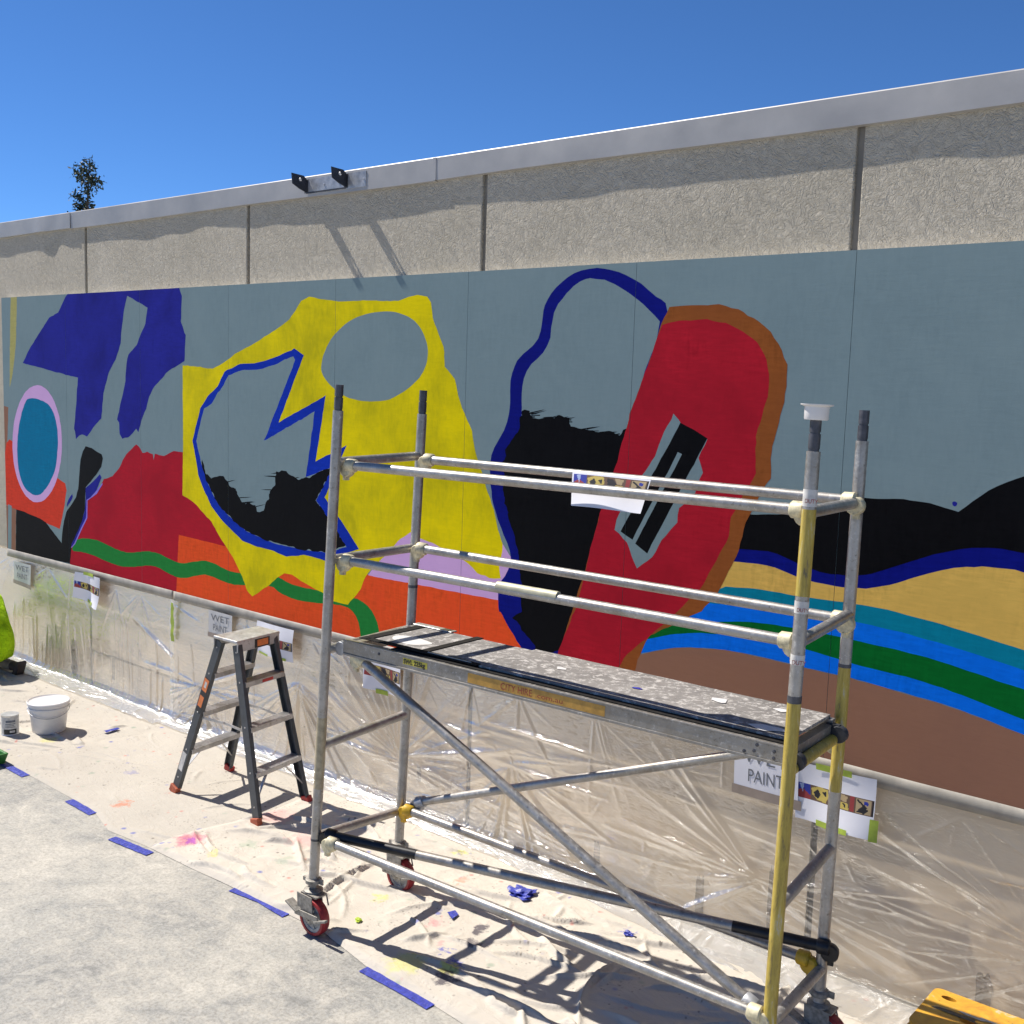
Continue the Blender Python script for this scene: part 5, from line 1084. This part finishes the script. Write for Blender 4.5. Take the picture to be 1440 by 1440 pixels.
# crumpled blue tape, lime scrap, small scraps
def crumple(name, label, cat, q, size, mat, seed, flat=0.45):
    c = np.array(onz(q, 0.03)); rr = random.Random(seed); bm = bmesh.new(); bmesh.ops.create_icosphere(bm, subdivisions=3, radius=1)
    V = []
    for v in bm.verts:
        n_ = float(fbm(v.co.x*3.1+seed, v.co.y*3.1+v.co.z*2.2, seed, 3)); k = 0.12+1.9*n_
        V.append(c+np.array([v.co.x*size*k, v.co.y*size*k*0.75, (v.co.z+0.45)*size*flat*k]))
    F = [[v.index for v in f.verts] for f in bm.faces]; bm.free()
    o = obj(name, V, F, mat); return tag(o, label, cat)
for q, s_, dq in [((733, 1257), 0.075, 0)]: crumple('crumpled_tape', 'crumpled bright blue tape lying on cloth under scaffold', 'tape', q, s_*1.15, 'blue_tape', 7, 0.16)
crumple('crumpled_tape', 'tiny crumple of blue tape near the plastic under scaffold', 'tape', (884, 1314), 0.028, 'blue_tape', 12, 0.3)
crumple('paper_scrap', 'small lime green scrap on cloth beside scaffold wheel', 'scrap', (504, 1294), 0.022, 'leaf_scrap', 5, 0.25)
def lath(name, label, cat, q0, q1, w, t_, mat, z=0.03):
    a, b = np.array(onz(q0, z)), np.array(onz(q1, z)); o = MB().beam(a, b, w, t_, np.cross((b-a)/np.linalg.norm(b-a), (0, 0, 1))).build(name, mat); bevel(o, 0.002); return tag(o, label, cat)

# ---- yellow plastic step stool
m = NT('paint_smeared_yellow_plastic'); v = m.coord(); a = m.noise(v, 6, 6, 0.7, 1.0); b = m.noise(v, 28, 5, 0.7)
col = m.ramp(a, [(0.35, (0.48, 0.22, 0.03)), (0.55, (0.68, 0.36, 0.035)), (0.8, (0.72, 0.42, 0.05))]); col = m.mix(m.ramp(a, [(0.60, G(0)), (0.66, G(0.8))]), col, (0.55, 0.52, 0.44, 1)); col = m.mix(m.ramp(b, [(0.30, G(0.9)), (0.38, G(0))]), col, (0.05, 0.045, 0.04, 1))
m.set(Base_Color=col, Roughness=0.5); MAT['yellow_stool'] = m.m
ZS = 0.27; s0 = onz((1316, 1392), ZS)
st = thing('step_stool', 'paint-smeared yellow plastic step stool close to the wall', 'stool', (s0[0]+0.22, s0[1]-0.16, 0))
sx, sy = s0[0], s0[1]; Lx, Ly = 0.50, 0.34
hole1 = [(sx+0.075+0.032*math.cos(t), sy-0.058+0.016*math.sin(t)) for t in np.linspace(0, 2*math.pi, 16, endpoint=False)]
def rrect(x0, x1, y0, y1, r, n=6):
    P_ = []
    for cx, cy, a0 in ((x1-r, y1-r, 0), (x0+r, y1-r, 90), (x0+r, y0+r, 180), (x1-r, y0+r, 270)):
        for k in range(n+1):
            a = math.radians(a0+90*k/n); P_.append((cx+r*math.cos(a), cy+r*math.sin(a)))
    return P_
outl = rrect(sx, sx+Lx, sy-Ly, sy, 0.03); slot = rrect(sx+0.16, sx+0.34, sy-0.20, sy-0.165, 0.017)
t3 = tessellate_polygon([[Vector((*p_, 0)) for p_ in outl], [Vector((*p_, 0)) for p_ in hole1], [Vector((*p_, 0)) for p_ in slot]])
o = obj('stool_top', [(a, b, ZS) for a, b in outl+hole1+slot], t3, 'yellow_stool', st); md = o.modifiers.new('t', 'SOLIDIFY'); md.thickness = 0.03; md.offset = 0
bevel(o, 0.006, 2)
for (ax_, ay_) in ((0.03, -0.03), (Lx-0.03, -0.03), (0.03, -Ly+0.03), (Lx-0.03, -Ly+0.03)):
    ox = -0.05 if ax_ < 0.2 else 0.05; oy = 0.03 if ay_ > -0.1 else -0.05
    MB().beam((sx+ax_, sy+ay_, ZS-0.012), (sx+ax_+ox, sy+ay_+oy, 0.006), 0.06, 0.05, (1, 0, 0)).build('leg', 'yellow_stool', st)
MB().beam((sx+0.0, sy-Ly+0.0, 0.12), (sx+Lx, sy-Ly+0.0, 0.12), 0.05, 0.03, (0, 0, 1)).build('stretcher', 'yellow_stool', st)
MB().box(sx+0.02, sx+Lx-0.02, sy-0.02, sy-0.008, ZS-0.10, ZS-0.014).build('skirt', 'yellow_stool', st)
for (a, b, r_, mm) in [(0.15, -0.16, 0.05, 'sticker_black'), (0.11, -0.165, 0.04, 'sticker_black'), (0.20, -0.13, 0.035, 'galv'), (0.26, -0.12, 0.03, 'galv')]:
    pts = [(sx+a+r_*1.6*math.cos(t)*(1+.25*math.sin(3*t+a*30)), sy+b+r_*0.35*math.sin(t)*(1+.3*math.cos(2*t)), ZS+0.0165+a*0.002) for t in np.linspace(0, 2*math.pi, 20, endpoint=False)]
    MB().add(pts, [tuple(range(20))]).build('paint_smear', mm, st)

# ================================================================== PERSON (kneeling, mostly outside the frame)
def person():
    J = {'pel': (-6.27, -0.46, 0.36, .150, .170), 'wai': (-6.37, -0.45, 0.50, .145, .160), 'che': (-6.54, -0.43, 0.66, .150, .175), 'nec': (-6.70, -0.42, 0.79, .06, .06), 'nk2': (-6.76, -0.415, 0.84, .055, .055), 'hd1': (-6.82, -0.41, 0.90, .095, .085), 'hd2': (-6.84, -0.41, 1.00, .085, .078),
         'hL': (-6.28, -0.56, 0.28, .105, .11), 'kL': (-6.62, -0.64, 0.075, .068, .068), 'aL': (-6.20, -0.66, 0.085, .050, .050), 'eL': (-6.10, -0.665, 0.085, .042, .045), 'tL': (-6.06, -0.665, 0.035, .038, .042),
         'hR': (-6.28, -0.36, 0.28, .105, .11), 'kR': (-6.62, -0.30, 0.075, .068, .068), 'aR': (-6.20, -0.27, 0.085, .050, .050), 'eR': (-6.10, -0.265, 0.085, .042, .045), 'tR': (-6.06, -0.265, 0.035, .038, .042),
         'sL': (-6.62, -0.61, 0.72, .068, .07), 'lL': (-6.76, -0.68, 0.50, .05, .05), 'wL': (-6.95, -0.60, 0.38, .034, .034), 'pL': (-7.02, -0.57, 0.34, .030, .040),
         'sR': (-6.62, -0.25, 0.72, .068, .07), 'lR': (-6.78, -0.20, 0.52, .05, .05), 'wR': (-6.97, -0.26, 0.40, .034, .034), 'pR': (-7.04, -0.28, 0.36, .030, .040)}
    E_ = [('pel', 'wai'), ('wai', 'che'), ('che', 'nec'), ('nec', 'nk2'), ('nk2', 'hd1'), ('hd1', 'hd2')]
    for s in 'LR': E_ += [('pel', 'h'+s), ('h'+s, 'k'+s), ('k'+s, 'a'+s), ('a'+s, 'e'+s), ('e'+s, 't'+s), ('che', 's'+s), ('s'+s, 'l'+s), ('l'+s, 'w'+s), ('w'+s, 'p'+s)]
    for s, sg in (('L', -1), ('R', 1)):
        b = np.array(J['p'+s][:3])
        for i, (dyv, ln) in enumerate(((-0.027, 0.055), (-0.009, 0.065), (0.009, 0.062), (0.027, 0.05))):
            J[f'f{s}{i}'] = (b[0]-0.045, b[1]+dyv, b[2]-0.012, .0095, .0095); J[f'g{s}{i}'] = (b[0]-0.045-ln*0.75, b[1]+dyv, b[2]-0.012-ln*0.6, .008, .008); E_ += [('p'+s, f'f{s}{i}'), (f'f{s}{i}', f'g{s}{i}')]
        J[f'm{s}'] = (b[0]-0.015, b[1]+0.045*(-sg), b[2]-0.015, .010, .010); J[f'n{s}'] = (b[0]-0.05, b[1]+0.055*(-sg), b[2]-0.03, .009, .009); E_ += [('w'+s, f'm{s}'), (f'm{s}', f'n{s}')]
    DXP = -0.37
    J = {k: (v[0]+DXP, v[1], v[2]*0.86, v[3], v[4]) for k, v in J.items()}
    names = list(J); idx = {n: i for i, n in enumerate(names)}
    me = bpy.data.meshes.new('b'); me.from_pydata([J[n][:3] for n in names], [(idx[a], idx[b]) for a, b in E_], [])
    t_ = bpy.data.objects.new('b', me); COL.objects.link(t_)
    sk = t_.modifiers.new('s', 'SKIN'); 
    for i, n in enumerate(names):
        sv = me.skin_vertices[0].data[i]; sv.radius = (J[n][3], J[n][4]); sv.use_root = (n == 'pel')
    ss = t_.modifiers.new('u', 'SUBSURF'); ss.levels = 2; ss.render_levels = 2
    bpy.context.view_layer.update()
    em = bpy.data.meshes.new_from_object(t_.evaluated_get(bpy.context.evaluated_depsgraph_get()))
    V = np.array([v.co[:] for v in em.vertices]); F = [list(p_.vertices) for p_ in em.polygons]
    bpy.data.objects.remove(t_); bpy.data.meshes.remove(me); bpy.data.meshes.remove(em)
    P_ = {n: np.array(J[n][:3]) for n in names}
    kind = {}
    for a, b in E_:
        k = 3
        if a in ('pel', 'wai', 'che') or b[0] == 'l' and len(b) == 2 or (a[0] == 'l' and b[0] == 'w'): k = 0
        if a[0] == 'h' and b[0] == 'k' or a[0] == 'k' and b[0] == 'a' or a == 'pel' and b[0] == 'h': k = 1
        if a[0] in 'ae' and b[0] in 'et' and len(a) == 2: k = 2
        kind[(a, b)] = k
    mats = []
    for f in F:
        c = V[f].mean(0); best = None
        for (a, b) in E_:
            A, B = P_[a], P_[b]; d = B-A; t = min(1, max(0, (c-A)@d/(d@d))); q = np.linalg.norm(c-A-d*t)-0.5*(J[a][3]*(1-t)+J[b][3]*t)
            if best is None or q < best[0]: best = (q, kind[(a, b)])
        mats.append(best[1])
    r = thing('person', 'kneeling person in bright yellow-green work top and khaki trousers near mural', 'person', (-6.72, -0.46, 0))
    obj('body', V, F, ['hivis', 'trouser', 'boot', 'skin'], r, True, None, mats)
    # loose top: hangs over hips, open hem
    n = 28; V = []; prof = [(-6.71, -0.42, 0.80, .085, .10), (-6.63, -0.425, 0.755, .16, .235), (-6.52, -0.435, 0.69, .185, .235), (-6.38, -0.45, 0.57, .19, .215), (-6.27, -0.46, 0.44, .20, .225), (-6.25, -0.465, 0.33, .195, .23), (-6.27, -0.465, 0.22, .165, .22)]
    prof = [(p_[0]+DXP, p_[1], p_[2]*0.86, p_[3], p_[4]) for p_ in prof]
    axs = [np.array(b[:3])-np.array(a[:3]) for a, b in zip(prof[:-1], prof[1:])]; axs.append(axs[-1])
    for i, (cx, cy, cz, ra, rb) in enumerate(prof):
        d = axs[i]/np.linalg.norm(axs[i]); u = np.cross(d, (0, 1, 0)); u /= np.linalg.norm(u)
        for k in range(n):
            t = 2*math.pi*k/n; w = 1+0.05*math.sin(5*t+i*1.3)*min(1, i/3)+0.05*math.sin(9*t+i*2.1)+0.03*math.sin(13*t-i)
            V.append(np.array([cx, cy, cz])+u*ra*math.cos(t)*w+np.array([0, 1, 0])*rb*math.sin(t)*w)
    F = [(i*n+k, i*n+(k+1) % n, (i+1)*n+(k+1) % n, (i+1)*n+k) for i in range(len(prof)-1) for k in range(n)]
    o = obj('work_top', V, F, 'hivis', r, True); md = o.modifiers.new('u', 'SUBSURF'); md.levels = 2; md.render_levels = 2; md2 = o.modifiers.new('t', 'SOLIDIFY'); md2.thickness = 0.004
    # hair cap, ears, nose
    m = MB(); m.lathe(np.array([-6.82+DXP, -0.41, 0.93*0.86]), (-0.1, 0, 1), [(0.092, 0), (0.097, 0.03), (0.094, 0.07), (0.075, 0.11), (0.035, 0.135), (0.004, 0.14)], 20); autosmooth(m.build('hair', 'hair', r), 60)
    for s in (-1, 1): MB().lathe(np.array([-6.82+DXP, -0.41+s*0.086, 0.925*0.86]), (0, s, 0), [(0.024, 0), (0.026, 0.006), (0.012, 0.012)], 10).build('ear', 'skin', r)
    MB().lathe(np.array([-6.90+DXP, -0.41, 0.915*0.86]), (-1, 0, -0.2), [(0.020, 0), (0.014, 0.018), (0.004, 0.028)], 8).build('nose', 'skin', r)
    for s in (-1, 1):
        m = MB(); yy = -0.665 if s < 0 else -0.265
        m.box8([(a_+DXP, b_, c_) for a_, b_, c_ in [(-6.145, yy-0.048, 0.012), (-6.075, yy-0.042, 0.010), (-6.075, yy+0.042, 0.010), (-6.145, yy+0.048, 0.012), (-6.03, yy-0.045, 0.15), (-6.005, yy-0.04, 0.13), (-6.005, yy+0.04, 0.13), (-6.03, yy+0.045, 0.15)]])
        bevel(m.build('boot_sole', 'boot', r), 0.01, 2)
person()

# ================================================================== TREE BEYOND THE ROOF
tb = ony((125, 290), 9.0); tree = thing('tree', 'sparse dark tree top rising behind the roof coping', 'tree', (tb[0], 9.0, 0))
rt = random.Random(12); ZTOP = ony((122, 224), 9.0)[2]
pts = [np.array([tb[0]+0.10*math.sin(z*1.1), 9.0+0.08*math.cos(z*1.4), z]) for z in np.linspace(0, ZTOP-0.05, 22)]
m = MB()
for i in range(21): m.tube(pts[i], pts[i+1], 0.11*(1-i/22)+0.006, 8, 0.11*(1-(i+1)/22)+0.006, False)
tips = []
for k in range(46):
    z = rt.uniform(2.6, ZTOP-0.25); b = np.array([tb[0]+0.10*math.sin(z*1.1), 9.0+0.08*math.cos(z*1.4), z]); f = 1-(z-2.6)/(ZTOP-2.6)
    a = rt.uniform(0, 6.28); L = (0.26+1.0*f)*rt.uniform(0.6, 1.1); e = b+np.array([math.cos(a)*L*0.75, math.sin(a)*L*0.75, L*rt.uniform(0.45, 0.9)])
    if e[2] > ZTOP: e[2] = ZTOP-rt.uniform(0, 0.3)
    mid = lerp(b, e, 0.5)+np.array([0, 0, 0.03]); m.tube(b, mid, 0.014, 5, 0.010, False); m.tube(mid, e, 0.010, 5, 0.004, False); tips += [lerp(b, e, t) for t in (0.45, 0.65, 0.8, 0.92, 1.0)]
m.build('trunk', 'bark', tree)
V = []; F = []
for t_ in tips+[pts[-1]]*3+[pts[-2]]*3+[pts[-3]]*3:
    dens = 22 if t_[2] < ZTOP-0.35 else 12
    for q in range(dens):
        c = t_+np.array([rt.gauss(0, 0.07), rt.gauss(0, 0.07), rt.gauss(0, 0.06)]); L = rt.uniform(0.06, 0.14); d = np.array([rt.gauss(0, 1), rt.gauss(0, 1), rt.gauss(-0.2, 0.8)]); d /= np.linalg.norm(d); s = np.cross(d, (rt.gauss(0, 1), rt.gauss(0, 1), rt.gauss(0, 1))); s /= np.linalg.norm(s)
        b = len(V); V += [c, c+d*L*0.5+s*L*0.2, c+d*L, c+d*L*0.5-s*L*0.2]; F.append((b, b+1, b+2, b+3))
obj('crown', V, F, 'leaf', tree)
